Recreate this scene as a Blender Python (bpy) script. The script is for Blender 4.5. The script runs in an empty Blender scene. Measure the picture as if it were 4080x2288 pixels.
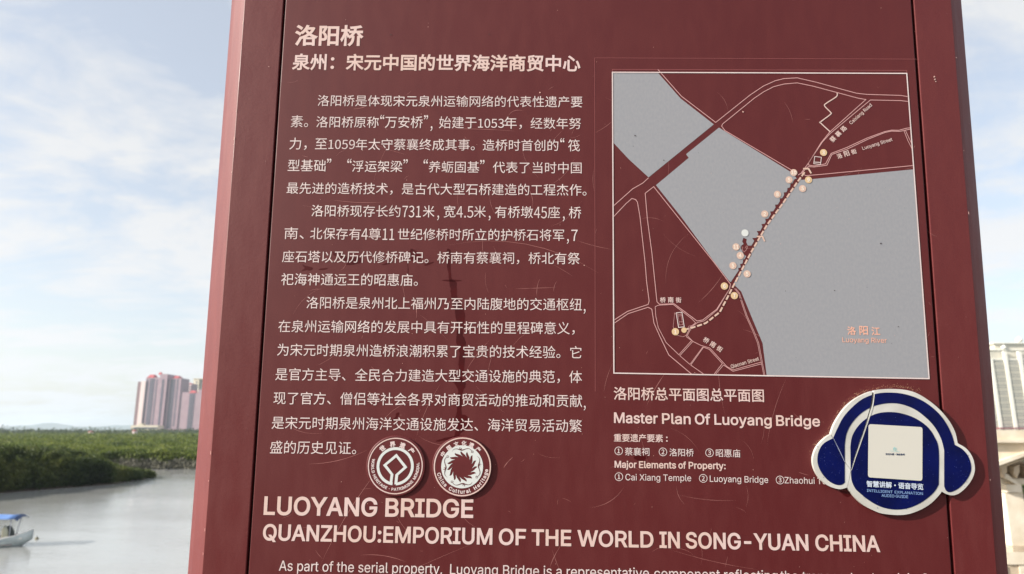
import bpy, bmesh, math, os, random
import numpy as np
from mathutils import Vector, Matrix, noise
from mathutils.geometry import delaunay_2d_cdt, interpolate_bezier

# ------------------------------------------------------------------ camera, sky, sun, exposure
sc = bpy.context.scene
COL = sc.collection
PITCH = math.radians(11.9)
CAMZ, WATER_Z = 1.55, -3.95
F = 2720.0                                     # focal length in photo pixels (24 mm on a 36 mm wide frame)
cam = bpy.data.cameras.new('camera'); cam.lens = 24; cam.sensor_width = 36
cam.clip_start = 0.02; cam.clip_end = 30000
camo = bpy.data.objects.new('camera', cam); COL.objects.link(camo)
camo.location = (0, 0, CAMZ); camo.rotation_euler = (math.pi / 2 + PITCH, 0, 0)
sc.camera = camo
cam.dof.use_dof = True; cam.dof.focus_distance = 0.71; cam.dof.aperture_fstop = 10
RC = Matrix.Rotation(math.pi / 2 + PITCH, 3, 'X')        # camera axes in the world

# the sign's front plane: its axes in camera space, and its size
S = 0.70
M = Matrix(((0.99972071, 0.01479765, -0.01842636),
            (-0.01209428, 0.99021346, 0.13903607),
            (0.02030343, -0.13877438, 0.99011587)))
MW = RC @ M
CS = M.transposed() @ Vector((0, 0, S))                  # the eye in sign coordinates
VB = -1.66                                               # foot of the sign

def sun_dir():
    return (MW @ Vector((-2.85, 1.38, 1.0))).normalized()
SD = sun_dir()
sun = bpy.data.lights.new('sun', 'SUN'); sun.energy = 5.0; sun.angle = math.radians(0.53); sun.color = (1.0, 0.93, 0.84)
suno = bpy.data.objects.new('sun', sun); COL.objects.link(suno)
suno.rotation_euler = SD.to_track_quat('Z', 'Y').to_euler()
suno.location = (-10, -5, 12)

world = bpy.data.worlds.new('World'); sc.world = world; world.use_nodes = True
wt = world.node_tree; wn = wt.nodes; wl = wt.links
bg = wn['Background']; bg.inputs[1].default_value = 0.15
sky = wn.new('ShaderNodeTexSky'); sky.sky_type = 'NISHITA'; sky.sun_disc = False
sky.sun_elevation = math.asin(SD.z); sky.sun_rotation = math.atan2(SD.x, SD.y)
sky.altitude = 0; sky.air_density = 1.0; sky.dust_density = 2.0; sky.ozone_density = 1.0
tc = wn.new('ShaderNodeTexCoord')
sep = wn.new('ShaderNodeSeparateXYZ'); wl.new(tc.outputs['Generated'], sep.inputs[0])
def wmath(op, a, b=None):
    n = wn.new('ShaderNodeMath'); n.operation = op
    for i, v in enumerate((a, b)):
        if v is None: continue
        if isinstance(v, (int, float)): n.inputs[i].default_value = v
        else: wl.new(v, n.inputs[i])
    return n.outputs[0]
zz = wmath('ADD', wmath('MAXIMUM', sep.outputs['Z'], 0.0), 0.16)
cx = wmath('DIVIDE', sep.outputs['X'], zz); cy = wmath('DIVIDE', sep.outputs['Y'], zz)
comb = wn.new('ShaderNodeCombineXYZ'); wl.new(cx, comb.inputs[0]); wl.new(cy, comb.inputs[1])
mp = wn.new('ShaderNodeMapping'); wl.new(comb.outputs[0], mp.inputs[0])
mp.inputs['Rotation'].default_value = (0, 0, 0.5); mp.inputs['Scale'].default_value = (0.85, 1.25, 1); mp.inputs['Location'].default_value = (-8.7, -3.3, 0)
n1 = wn.new('ShaderNodeTexNoise'); n1.inputs['Scale'].default_value = 1.3; n1.inputs['Detail'].default_value = 9; n1.inputs['Roughness'].default_value = 0.6; n1.inputs['Distortion'].default_value = 0.7
wl.new(mp.outputs[0], n1.inputs['Vector'])
n2 = wn.new('ShaderNodeTexNoise'); n2.inputs['Scale'].default_value = 4.2; n2.inputs['Detail'].default_value = 8; n2.inputs['Roughness'].default_value = 0.6; n2.inputs['Distortion'].default_value = 0.5
wl.new(mp.outputs[0], n2.inputs['Vector'])
nn = wmath('ADD', wmath('MULTIPLY', n1.outputs[0], 0.65), wmath('MULTIPLY', n2.outputs[0], 0.35))
cr = wn.new('ShaderNodeValToRGB'); cr.color_ramp.elements[0].position = 0.45; cr.color_ramp.elements[1].position = 0.57
wl.new(nn, cr.inputs[0])
# thin cloud veil: scatters sun and sky alike, so it is a whitened, slightly brighter sky
bw = wn.new('ShaderNodeRGBToBW'); wl.new(sky.outputs[0], bw.inputs[0])
veilv = wmath('ADD', wmath('MULTIPLY', wmath('MINIMUM', bw.outputs[0], 7.0), 0.20), 3.02)
veil = wn.new('ShaderNodeMixRGB'); veil.blend_type = 'MULTIPLY'; veil.inputs[0].default_value = 1
veil.inputs[1].default_value = (0.985, 0.997, 1.012, 1); wl.new(veilv, veil.inputs[2])
cl = wn.new('ShaderNodeMixRGB'); wl.new(wmath('MULTIPLY', wmath('ADD', wmath('MULTIPLY', cr.outputs[0], 0.50), 0.48), 1.0), cl.inputs[0])
skb = wn.new('ShaderNodeMixRGB'); skb.blend_type = 'MULTIPLY'; skb.inputs[0].default_value = 1; wl.new(sky.outputs[0], skb.inputs[1]); skb.inputs[2].default_value = (.94, .92, .91, 1)
wl.new(skb.outputs[0], cl.inputs[1]); wl.new(veil.outputs[0], cl.inputs[2])
wl.new(cl.outputs[0], bg.inputs[0])

vs = sc.view_settings
vs.view_transform = 'Standard'; vs.look = 'None'; vs.gamma = 1; vs.use_curve_mapping = False
vs.exposure = 0.74
sc.cycles.use_denoising = True
sc.cycles.max_bounces = 6; sc.cycles.volume_bounces = 1
sc.cycles.caustics_reflective = False

rnd = random.Random(7)
rng = np.random.default_rng(11)

# ------------------------------------------------------------------ helpers
def lin(r, g, b):
    f = lambda c: (c / 255 / 12.92) if c / 255 <= 0.04045 else ((c / 255 + 0.055) / 1.055) ** 2.4
    return (f(r), f(g), f(b), 1)

class Mat:
    """a principled material with a noise-varied base colour and optional bump"""
    def __new__(cls, name, col, rough=0.5, col2=None, scale=5.0, detail=4, bump=0.0, bscale=None, spec=0.5, metal=0.0,
                rough2=None, lo=0.35, hi=0.65, stretch=(1, 1, 1), coat=0.0, bdist=0.001):
        m = bpy.data.materials.new(name); m.use_nodes = True
        nt = m.node_tree; N = nt.nodes; L = nt.links; b = N['Principled BSDF']
        b.inputs['Base Color'].default_value = (*col[:3], 1); b.inputs['Roughness'].default_value = rough
        b.inputs['Metallic'].default_value = metal; b.inputs['Specular IOR Level'].default_value = spec
        b.inputs['Coat Weight'].default_value = coat
        t = N.new('ShaderNodeTexCoord'); mpn = N.new('ShaderNodeMapping'); mpn.inputs['Scale'].default_value = stretch
        L.new(t.outputs['Object'], mpn.inputs[0])
        if col2 is not None or rough2 is not None:
            n = N.new('ShaderNodeTexNoise'); n.inputs['Scale'].default_value = scale; n.inputs['Detail'].default_value = detail
            L.new(mpn.outputs[0], n.inputs['Vector'])
            mr = N.new('ShaderNodeMapRange'); mr.inputs['From Min'].default_value = lo; mr.inputs['From Max'].default_value = hi
            L.new(n.outputs[0], mr.inputs[0])
            if col2 is not None:
                x = N.new('ShaderNodeMixRGB'); x.inputs[1].default_value = (*col[:3], 1); x.inputs[2].default_value = (*col2[:3], 1)
                L.new(mr.outputs[0], x.inputs[0]); L.new(x.outputs[0], b.inputs['Base Color'])
            if rough2 is not None:
                r = N.new('ShaderNodeMapRange'); r.inputs['To Min'].default_value = rough; r.inputs['To Max'].default_value = rough2
                L.new(mr.outputs[0], r.inputs[0]); L.new(r.outputs[0], b.inputs['Roughness'])
        if bump:
            n = N.new('ShaderNodeTexNoise'); n.inputs['Scale'].default_value = bscale or scale * 4; n.inputs['Detail'].default_value = 3
            L.new(mpn.outputs[0], n.inputs['Vector'])
            bp = N.new('ShaderNodeBump'); bp.inputs['Strength'].default_value = bump; bp.inputs['Distance'].default_value = bdist
            L.new(n.outputs[0], bp.inputs['Height']); L.new(bp.outputs[0], b.inputs['Normal'])
        return m

def new_mesh(name, verts, faces, mat, smooth=False):
    me = bpy.data.meshes.new(name)
    me.from_pydata([tuple(v) for v in verts], [], [tuple(f) for f in faces]); me.update()
    if mat: me.materials.append(mat)
    if smooth: me.polygons.foreach_set('use_smooth', [True] * len(me.polygons))
    return me
def link(name, me, parent=None, loc=None, **props):
    o = bpy.data.objects.new(name, me); COL.objects.link(o)
    if parent is not None: o.parent = parent
    if loc is not None: o.location = loc
    for k, v in props.items(): o[k] = v
    return o
def obj(name, verts, faces, mat, parent=None, smooth=False, loc=None, **props):
    return link(name, new_mesh(name, verts, faces, mat, smooth), parent, loc, **props)
def thing(name, label, cat, loc, rot=None, group=None):
    e = bpy.data.objects.new(name, None); COL.objects.link(e); e.location = loc; e.empty_display_size = 0.1
    if rot is not None: e.rotation_euler = rot
    e['label'] = label; e['category'] = cat
    if group: e['group'] = group
    return e

class MB:
    """collects simple solids into one vertex/face list"""
    def __init__(s): s.v = []; s.f = []
    def add(s, vs_, fs_):
        k = len(s.v); s.v += [tuple(v) for v in vs_]; s.f += [tuple(i + k for i in f) for f in fs_]; return s
    def box(s, a, b, rot=0.0, piv=None):
        x0, y0, z0 = a; x1, y1, z1 = b
        v = [(x, y, z) for z in (z0, z1) for x, y in ((x0, y0), (x1, y0), (x1, y1), (x0, y1))]
        if rot:
            px, py = piv or ((x0 + x1) / 2, (y0 + y1) / 2); c, sn = math.cos(rot), math.sin(rot)
            v = [(px + (x - px) * c - (y - py) * sn, py + (x - px) * sn + (y - py) * c, z) for x, y, z in v]
        return s.add(v, [(3, 2, 1, 0), (4, 5, 6, 7), (0, 1, 5, 4), (1, 2, 6, 5), (2, 3, 7, 6), (3, 0, 4, 7)])
    def tube(s, pts, r, n=8):
        rings = []
        for i, p in enumerate(pts):
            p = Vector(p); a = Vector(pts[max(i - 1, 0)]); b = Vector(pts[min(i + 1, len(pts) - 1)])
            d = (b - a).normalized(); q = d.to_track_quat('Z', 'Y')
            rr = r[i] if isinstance(r, (list, tuple)) else r
            rings.append([p + q @ Vector((rr * math.cos(t), rr * math.sin(t), 0)) for t in np.arange(n) * 2 * math.pi / n])
        v = [x for g in rings for x in g]; fs_ = []
        for i in range(len(pts) - 1):
            for j in range(n): fs_.append((i * n + j, i * n + (j + 1) % n, (i + 1) * n + (j + 1) % n, (i + 1) * n + j))
        fs_.append(tuple(range(n))[::-1]); fs_.append(tuple((len(pts) - 1) * n + j for j in range(n)))
        return s.add(v, fs_)
    def make(s, name, mat, parent=None, smooth=False, **props): return obj(name, s.v, s.f, mat, parent, smooth, **props)

# photo pixel -> point on the sign's plane (or a plane w in front of it), sign coordinates
def P(px, py, w=0.0):
    d = M.transposed() @ Vector(((px - 2040) / F, -(py - 1144) / F, -1))
    t = (w - CS.z) / d.z
    return (CS.x + d.x * t, CS.y + d.y * t)
# photo pixel -> world
def ray(px, py): return RC @ Vector(((px - 2040) / F, -(py - 1144) / F, -1))
def at(px, py, Y):
    d = ray(px, py); t = Y / d.y; return Vector((d.x * t, Y, CAMZ + d.z * t))
def ground(px, py, z=WATER_Z):
    d = ray(px, py); t = (z - CAMZ) / d.z; return Vector((d.x * t, d.y * t, z))
# zoomed-crop coordinates -> photo pixels
def crop(x0, y0, s): return lambda x, y: (x0 + x * s, y0 + y * s)

# ------------------------------------------------------------------ polygons with thickness, on the sign
def is_in(pts, loops):
    """non-zero winding number of every point against closed loops"""
    A = np.concatenate([l for l in loops]); B = np.concatenate([np.roll(l, -1, axis=0) for l in loops])
    px = pts[:, 0][:, None]; py = pts[:, 1][:, None]
    up = (A[:, 1][None] <= py) & (B[:, 1][None] > py); dn = (A[:, 1][None] > py) & (B[:, 1][None] <= py)
    cr_ = (B[:, 0] - A[:, 0])[None] * (py - A[:, 1][None]) - (px - A[:, 0][None]) * (B[:, 1] - A[:, 1])[None]
    return (np.sum(up & (cr_ > 0), axis=1) - np.sum(dn & (cr_ < 0), axis=1))
def fill(loops, evenodd=False):
    """triangulate closed 2-D loops (overlaps allowed)"""
    V = []; E = []
    for l in loops:
        k = len(V); n = len(l); V += [Vector((float(p[0]), float(p[1]))) for p in l]
        E += [(k + i, k + (i + 1) % n) for i in range(n)]
    vo, eo, fo, *_ = delaunay_2d_cdt(V, E, [], 0, 1e-7)
    va = np.array([(v.x, v.y) for v in vo]); fa = np.array([f for f in fo if len(f) == 3])
    if len(fa) == 0: return va, fa
    c = va[fa].mean(axis=1); w = is_in(c, loops)
    fa = fa[(w % 2 != 0) if evenodd else (w != 0)]
    return va, fa
def resample_smooth(pts, corners=(), n=6, closed=True):
    """Catmull-Rom through pts; corners = indices kept sharp"""
    out = []; N = len(pts); rng_ = range(N if closed else N - 1)
    for i in rng_:
        p1 = np.array(pts[i]); p2 = np.array(pts[(i + 1) % N])
        p0 = np.array(pts[i - 1]) if (closed or i > 0) else p1
        p3 = np.array(pts[(i + 2) % N]) if (closed or i + 2 < N) else p2
        if i in corners: p0 = p1
        if (i + 1) % N in corners: p3 = p2
        for t in np.arange(n) / n:
            out.append(0.5 * ((2 * p1) + (-p0 + p2) * t + (2 * p0 - 5 * p1 + 4 * p2 - p3) * t * t + (-p0 + 3 * p1 - 3 * p2 + p3) * t ** 3))
    if not closed: out.append(np.array(pts[-1]))
    return np.array(out)
def flat(name, loops, w, mat, parent, evenodd=False, **props):
    va, fa = fill([np.asarray(l, float) for l in loops], evenodd)
    faces = []
    for f in fa:
        a, b, c = va[f[0]], va[f[1]], va[f[2]]
        faces.append(tuple(f) if (b[0] - a[0]) * (c[1] - a[1]) - (c[0] - a[0]) * (b[1] - a[1]) > 0 else tuple(f[::-1]))
    return obj(name, [(x, y - VB, w) for x, y in va], faces, mat, parent, **props)
def px_poly(fn, pts, w=0.0): return np.array([P(*fn(x, y), w) for x, y in pts])
def stroke(pts, width):
    """a ribbon outline (list of convex loops) along a polyline, with round-ish joints"""
    out = []; pts = [np.array(p, float) for p in pts]; h = width / 2
    for a, b in zip(pts[:-1], pts[1:]):
        d = b - a; L = np.linalg.norm(d)
        if L < 1e-9: continue
        d /= L; n = np.array([-d[1], d[0]]) * h
        out.append(np.array([a - n, b - n, b + n, a + n]))
    for p in pts[1:-1]:
        out.append(np.array([p + h * 0.98 * np.array([math.cos(t), math.sin(t)]) for t in np.arange(6) * math.pi / 3]))
    return out
def ccw(l):
    a = np.sum(l[:, 0] * np.roll(l[:, 1], -1) - np.roll(l[:, 0], -1) * l[:, 1]); return l if a > 0 else l[::-1]
def prism(name, loop, w0, w1, mat, parent, bevel=0.0, edge_mat=None, **props):
    """a solid plate with a bevelled front edge"""
    loop = ccw(np.asarray(loop, float)); n = len(loop)
    def inset(l, d):
        e0 = np.roll(l, 1, axis=0); e1 = np.roll(l, -1, axis=0)
        t = e1 - e0; t /= np.maximum(np.linalg.norm(t, axis=1)[:, None], 1e-9)
        return l + np.stack([-t[:, 1], t[:, 0]], 1) * d
    rings = [(loop, w0), (loop, w1 - bevel)]
    if bevel: rings += [(inset(loop, bevel * .3), w1 - bevel * .3), (inset(loop, bevel), w1)]
    V = []; Fc = []
    for l, w in rings: V += [(x, y - VB, w) for x, y in l]
    for k in range(len(rings) - 1):
        for i in range(n): Fc.append((k * n + i, k * n + (i + 1) % n, (k + 1) * n + (i + 1) % n, (k + 1) * n + i))
    va, fa = fill([rings[-1][0]]); k = len(V); V += [(x, y - VB, w1) for x, y in va]
    for f in fa:
        a, b, c = va[f[0]], va[f[1]], va[f[2]]
        s = (b[0] - a[0]) * (c[1] - a[1]) - (c[0] - a[0]) * (b[1] - a[1]) > 0
        Fc.append(tuple(k + i for i in (f if s else f[::-1])))
    me = new_mesh(name, V, Fc, mat)
    bm = bmesh.new(); bm.from_mesh(me); bmesh.ops.remove_doubles(bm, verts=bm.verts, dist=1e-6); bm.to_mesh(me); bm.free()
    return link(name, me, parent, **props)

def plate(name, loop, cuts_, w0, w1, mat, parent, **props):
    """a flat solid of even thickness with real slits: triangulated in 2-D, then given walls"""
    allv, allf = fill_cut([ccw(np.asarray(loop, float))], cuts_)
    n = len(allv); E = {}
    F_ = []
    for f in allf:
        a, b, c = allv[f[0]], allv[f[1]], allv[f[2]]
        f = tuple(int(i) for i in f); f = f if (b[0] - a[0]) * (c[1] - a[1]) - (c[0] - a[0]) * (b[1] - a[1]) > 0 else f[::-1]
        F_.append(f)
        for i in range(3): E[(f[i], f[(i + 1) % 3])] = 1
    V = [(x, y - VB, w1) for x, y in allv] + [(x, y - VB, w0) for x, y in allv]
    for (i, j) in list(E):
        if (j, i) not in E: F_.append((i, i + n, j + n, j))
    me = new_mesh(name, V, F_, mat); bm = bmesh.new(); bm.from_mesh(me)
    bmesh.ops.delete(bm, geom=[v for v in bm.verts if not v.link_faces], context='VERTS'); bm.to_mesh(me); bm.free()
    return link(name, me, parent, **props)
def fill_cut(loops, cuts_):
    V = []; E = []
    for l in list(loops) + list(cuts_):
        k = len(V); n = len(l); V += [Vector((float(p[0]), float(p[1]))) for p in l]; E += [(k + i, k + (i + 1) % n) for i in range(n)]
    vo, eo, fo, *_ = delaunay_2d_cdt(V, E, [], 0, 1e-7)
    va = np.array([(v.x, v.y) for v in vo]); fa = np.array([f for f in fo if len(f) == 3]); c = va[fa].mean(axis=1)
    keep = is_in(c, loops) != 0
    for q in cuts_: keep &= is_in(c, [q]) == 0
    return va, fa[keep]

# ------------------------------------------------------------------ lettering
FD = os.path.join(bpy.utils.resource_path('LOCAL'), 'datafiles', 'fonts')
def font(fn):
    try: return bpy.data.fonts.load(os.path.join(FD, fn))
    except Exception: return None
HAN, SANS = font('Noto Sans CJK Regular.woff2'), font('Inter.woff2')     # fonts that come with Blender
_cache = {}
def outlines(text, fnt, space=1.0):
    key = (text, fnt.name if fnt else '', space)
    if key in _cache: return _cache[key]
    c = bpy.data.curves.new('t', 'FONT'); c.body = text; c.size = 1
    if fnt: c.font = fnt
    c.space_character = space
    o = bpy.data.objects.new('t', c); COL.objects.link(o); dg = bpy.context.evaluated_depsgraph_get(); dg.update()
    cu = o.evaluated_get(dg).to_curve(dg); loops = []
    for s in cu.splines:
        bp = s.bezier_points; n = len(bp); pts = []
        for i in range(n):
            a, b = bp[i], bp[(i + 1) % n]
            d = (b.co - a.co); L = d.length
            if L < 1e-7: continue
            k = max(abs(d.cross(a.handle_right - a.co).z), abs(d.cross(b.handle_left - b.co).z)) / L / L
            res = 2 if k < 0.01 else (4 if k < .12 else 6)
            pts += [(p.x, p.y) for p in interpolate_bezier(a.co, a.handle_right, b.handle_left, b.co, res)[:-1]]
        if len(pts) > 2: loops.append(np.array(pts))
    o.to_curve_clear() if hasattr(o, 'to_curve_clear') else None
    bpy.data.objects.remove(o); bpy.data.curves.remove(c)
    _cache[key] = loops
    return loops
def letter_mesh(loops, off=0.0):
    """loops -> verts, tris; contours moved outwards by off for bold faces, filled by non-zero winding"""
    tot = sum(np.sum(l[:, 0] * np.roll(l[:, 1], -1) - np.roll(l[:, 0], -1) * l[:, 1]) for l in loops)
    sg = 1 if tot > 0 else -1
    L = []
    for l in loops:
        if off:
            e0 = l - np.roll(l, 1, axis=0); e1 = np.roll(l, -1, axis=0) - l
            k = (np.linalg.norm(e1, axis=1) > 1e-6) & (np.linalg.norm(e0, axis=1) > 1e-6); l = l[k]
            e0 = l - np.roll(l, 1, axis=0); e1 = np.roll(l, -1, axis=0) - l
            e0 /= np.linalg.norm(e0, axis=1)[:, None] + 1e-12; e1 /= np.linalg.norm(e1, axis=1)[:, None] + 1e-12
            n0 = np.stack([e0[:, 1], -e0[:, 0]], 1) * sg; n1 = np.stack([e1[:, 1], -e1[:, 0]], 1) * sg
            m = n0 + n1; q = np.sum(m * m, axis=1)[:, None]
            l = l + off * 2 * m / np.maximum(q, 0.9)
        L.append(l)
    L.sort(key=lambda l: l[:, 0].min())
    groups = []; xm = -1e9
    for l in L:
        if l[:, 0].min() > xm: groups.append([])
        groups[-1].append(l); xm = max(xm, l[:, 0].max())
    V = []; T = []
    for g in groups:
        va, fa = fill(g); k = len(V)
        V += [tuple(v) for v in va]
        for f in fa:
            a, b, c = va[f[0]], va[f[1]], va[f[2]]
            s = (b[0] - a[0]) * (c[1] - a[1]) - (c[0] - a[0]) * (b[1] - a[1]) > 0
            T.append(tuple(k + int(i) for i in (f if s else f[::-1])))
    return np.array(V), T
def text_between(segs, w=0.00025):
    """segs: (text, font, p_left, p_right, size, bold, han) ; p = photo pixels of the line's foot at the ink's left and right ends;
    size = cap height in pixels (Latin) or None (Chinese: even scale)"""
    V = []; T = []
    for text, fnt, pl, pr, size, bold in segs:
        loops = outlines(text, fnt)
        han = any(ord(ch) > 0x2e80 for ch in text) or size is None
        x0 = min(l[:, 0].min() for l in loops); x1 = max(l[:, 0].max() for l in loops)
        A = np.array(P(*pl, w)); B = np.array(P(*pr, w)); d = B - A; wid = np.linalg.norm(d); d = d / wid; n = np.array([-d[1], d[0]])
        sx = wid / (x1 - x0)
        if size is None:
            sy = sx; foot = min(l[:, 1].min() for l in loops if True) if len(text) < 2 else None
            if foot is None:
                k = outlines('国', fnt); foot = min(l[:, 1].min() for l in k)
            k = outlines('国', fnt); reflen = max(l[:, 1].max() for l in k) - min(l[:, 1].min() for l in k)
        else:
            kk = outlines('国' if han else 'H', fnt); foot = min(l[:, 1].min() for l in kk); top = max(l[:, 1].max() for l in kk)
            hh = np.linalg.norm(np.array(P(pl[0], pl[1] - size, w)) - np.array(P(*pl, w)))
            sy = hh / (top - foot); reflen = top - foot
        Lp = [np.stack([(l[:, 0] - x0) * sx, (l[:, 1] - foot) * sy], 1) for l in loops]
        va, ta = letter_mesh(Lp, bold * reflen * sy)
        k = len(V)
        for q in va:
            p = A + d * q[0] + n * q[1]; V.append((p[0], p[1] - VB, w))
        T += [tuple(i + k for i in t) for t in ta]
    return V, T
def text_line(segs, mat, parent, w=0.00025, name='text_line', **props):
    V, T = text_between(segs, w)
    return obj(name, V, T, mat, parent, **props)
def glyph_at(ch, fnt, c, size, ang, w, bold=0.0):
    """one character centred at c (sign coordinates), ink height size"""
    loops = outlines(ch, fnt)
    ref = outlines('国' if ord(ch) > 0x2e80 else 'H', fnt); f0 = min(l[:, 1].min() for l in ref); f1 = max(l[:, 1].max() for l in ref)
    s = size / (f1 - f0); xm = (min(l[:, 0].min() for l in loops) + max(l[:, 0].max() for l in loops)) / 2
    ca, sa = math.cos(ang), math.sin(ang)
    va, ta = letter_mesh([np.stack([(l[:, 0] - xm) * s, (l[:, 1] - (f0 + f1) / 2) * s], 1) for l in loops], bold * size)
    return [(c[0] + x * ca - y * sa, c[1] + x * sa + y * ca - VB, w) for x, y in va], ta

# ------------------------------------------------------------------ materials
RED = lin(80, 16, 19)
DUST = lin(94, 34, 34)
def panel_mat(name, base, dust, dmix, rough, bump, bs, bd=0.0004, spec=.40):
    m = bpy.data.materials.new(name); m.use_nodes = True; nt = m.node_tree; N = nt.nodes; L = nt.links; b = N['Principled BSDF']
    t = N.new('ShaderNodeTexCoord')
    def nz(scale, detail, stretch=(1, 1, 1)):
        mpn = N.new('ShaderNodeMapping'); mpn.inputs['Scale'].default_value = stretch; L.new(t.outputs['Object'], mpn.inputs[0])
        n = N.new('ShaderNodeTexNoise'); n.inputs['Scale'].default_value = scale; n.inputs['Detail'].default_value = detail
        L.new(mpn.outputs[0], n.inputs['Vector']); return n.outputs[0]
    def mr(x, a, b_, c, d):
        n = N.new('ShaderNodeMapRange')
        for i, v in enumerate((a, b_, c, d)): n.inputs[i + 1].default_value = v
        L.new(x, n.inputs[0]); return n.outputs[0]
    a1 = nz(3.2, 7, (1, .6, 1)); a2 = nz(900, 3); a3 = nz(90, 6, (1, .25, 1))
    s = N.new('ShaderNodeMath'); s.operation = 'ADD'; L.new(mr(a1, .3, .7, 0, dmix), s.inputs[0]); L.new(mr(a2, .35, .65, -dmix * .35, dmix * .5), s.inputs[1])
    s2 = N.new('ShaderNodeMath'); s2.operation = 'ADD'; s2.use_clamp = True; L.new(s.outputs[0], s2.inputs[0]); L.new(mr(a3, .42, .8, 0, dmix * .9), s2.inputs[1])
    x = N.new('ShaderNodeMixRGB'); x.inputs[1].default_value = base; x.inputs[2].default_value = dust
    L.new(s2.outputs[0], x.inputs[0]); L.new(x.outputs[0], b.inputs['Base Color'])
    L.new(mr(a3, .3, .7, rough - .05, rough + .08), b.inputs['Roughness'])
    b.inputs['Specular IOR Level'].default_value = spec
    bp = N.new('ShaderNodeBump'); bp.inputs['Strength'].default_value = bump; bp.inputs['Distance'].default_value = bd
    L.new(nz(bs, 3), bp.inputs['Height']); L.new(bp.outputs[0], b.inputs['Normal'])
    return m
M_PANEL = panel_mat('red_panel_paint', RED, DUST, 0.42, 0.56, 0.25, 1300, 0.00004)
M_BORDER = panel_mat('red_textured_paint', lin(88, 25, 27), lin(104, 44, 43), 0.35, 0.5, 0.5, 260, 0.0002)
M_GAP = Mat('dark_joint', lin(45, 10, 12), 0.7)
M_STAIN = Mat('wiped_red_paint', lin(70, 5, 8), 0.4, lin(58, 4, 7), 60, spec=.25)
M_INK = Mat('printed_pale_pink_ink', lin(218, 203, 201), 0.5, lin(208, 190, 188), 25)
M_INKB = Mat('printed_pink_ink', lin(212, 188, 185), 0.5, lin(208, 180, 170), 14)
M_ROAD = Mat('pink_map_line_ink', lin(200, 152, 150), 0.5)
M_FAINT = Mat('faint_pink_line', lin(150, 82, 82), 0.5)
M_PEACH = Mat('peach_ink', lin(208, 180, 165), 0.5, lin(203, 170, 154), 300)
M_PEACH2 = Mat('yellow_peach_ink', lin(208, 178, 138), 0.5)
M_PEACHT = Mat('muted_peach_ink', lin(224, 170, 150), 0.5)
M_PALE = Mat('pale_numeral_ink', lin(228, 216, 202), 0.5)
M_RIVER = Mat('map_river_grey', lin(141, 143, 149), 0.5, lin(148, 149, 154), 420, detail=12, stretch=(1, .6, 1), lo=.3, hi=.7)
M_SCR = Mat('paint_scratch', lin(160, 104, 100), 0.5)
M_CHIP = Mat('chipped_paint', lin(226, 168, 156), 0.5, lin(190, 160, 150), 40)
M_SPECK = Mat('dark_speck', lin(52, 34, 34), 0.6)
M_SEAL = Mat('white_enamel', lin(206, 210, 208), 0.4)
M_DISC = Mat('red_disc_enamel', lin(84, 22, 25), 0.45, lin(92, 28, 31), 60)
M_ACRYL = Mat('white_acrylic', lin(206, 206, 202), 0.35, lin(184, 183, 176), 30, bump=.05, bscale=300, bdist=.0002)
M_BLUE = Mat('glossy_blue_print', lin(2, 12, 76), 0.22, lin(2, 9, 60), 40, spec=.3)
M_BLUET = Mat('pale_blue_ink', lin(126, 158, 208), 0.5)
M_WHITET = Mat('cool_white_ink', lin(192, 203, 220), 0.5)
M_TILE = Mat('off_white_print', lin(202, 200, 191), 0.4)
M_NAVYT = Mat('dark_navy_ink', lin(50, 62, 90), 0.5)
M_TEAL = Mat('teal_ink', lin(150, 205, 205), 0.5)
M_GLUE = Mat('dried_glue', lin(190, 150, 120), 0.5, lin(120, 70, 55), 400, lo=.3, hi=.7)
M_CRACK = Mat('crack_dirt', lin(60, 40, 34), 0.8)

# ------------------------------------------------------------------ setting: water, quay, far land, hills
def water_mat():
    m = bpy.data.materials.new('river_water'); m.use_nodes = True; nt = m.node_tree; N = nt.nodes; L = nt.links; b = N['Principled BSDF']
    b.inputs['Base Color'].default_value = lin(160, 161, 158); b.inputs['Roughness'].default_value = 0.09; b.inputs['IOR'].default_value = 1.55
    b.inputs['Specular IOR Level'].default_value = 0.9
    t = N.new('ShaderNodeTexCoord')
    def nz(scale, stretch, det=3):
        mpn = N.new('ShaderNodeMapping'); mpn.inputs['Scale'].default_value = stretch; L.new(t.outputs['Object'], mpn.inputs[0])
        n = N.new('ShaderNodeTexNoise'); n.inputs['Scale'].default_value = scale; n.inputs['Detail'].default_value = det; L.new(mpn.outputs[0], n.inputs['Vector']); return n.outputs[0]
    a = nz(3.4, (1, 1.5, 1), 7); c = nz(.09, (1, 1.6, 1), 3)
    mm = N.new('ShaderNodeMath'); mm.operation = 'MULTIPLY'; L.new(a, mm.inputs[0])
    r = N.new('ShaderNodeMapRange'); r.inputs[1].default_value = .35; r.inputs[2].default_value = .65; r.inputs[3].default_value = .35; r.inputs[4].default_value = 1.0
    L.new(c, r.inputs[0]); L.new(r.outputs[0], mm.inputs[1])
    bp = N.new('ShaderNodeBump'); bp.inputs['Strength'].default_value = 1.0; bp.inputs['Distance'].default_value = .024
    L.new(mm.outputs[0], bp.inputs['Height']); L.new(bp.outputs[0], b.inputs['Normal'])
    return m
obj('river_water', [(-9000, 2.2, WATER_Z), (9000, 2.2, WATER_Z), (9000, 9500, WATER_Z), (-9000, 9500, WATER_Z)], [(0, 1, 2, 3)], water_mat(), kind='structure')
M_PAVE = Mat('granite_paving', lin(84, 80, 75), 0.8, lin(66, 62, 58), 3, bump=.4, bscale=40, bdist=.004)
MB().box((-40, -60, -4.6), (40, 2.2, 0)).make('promenade_pavement', M_PAVE, kind='structure')
MB().box((-40, 1.9, 0), (40, 2.197, .12)).make('quay_kerb', M_PAVE, kind='structure')
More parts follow.
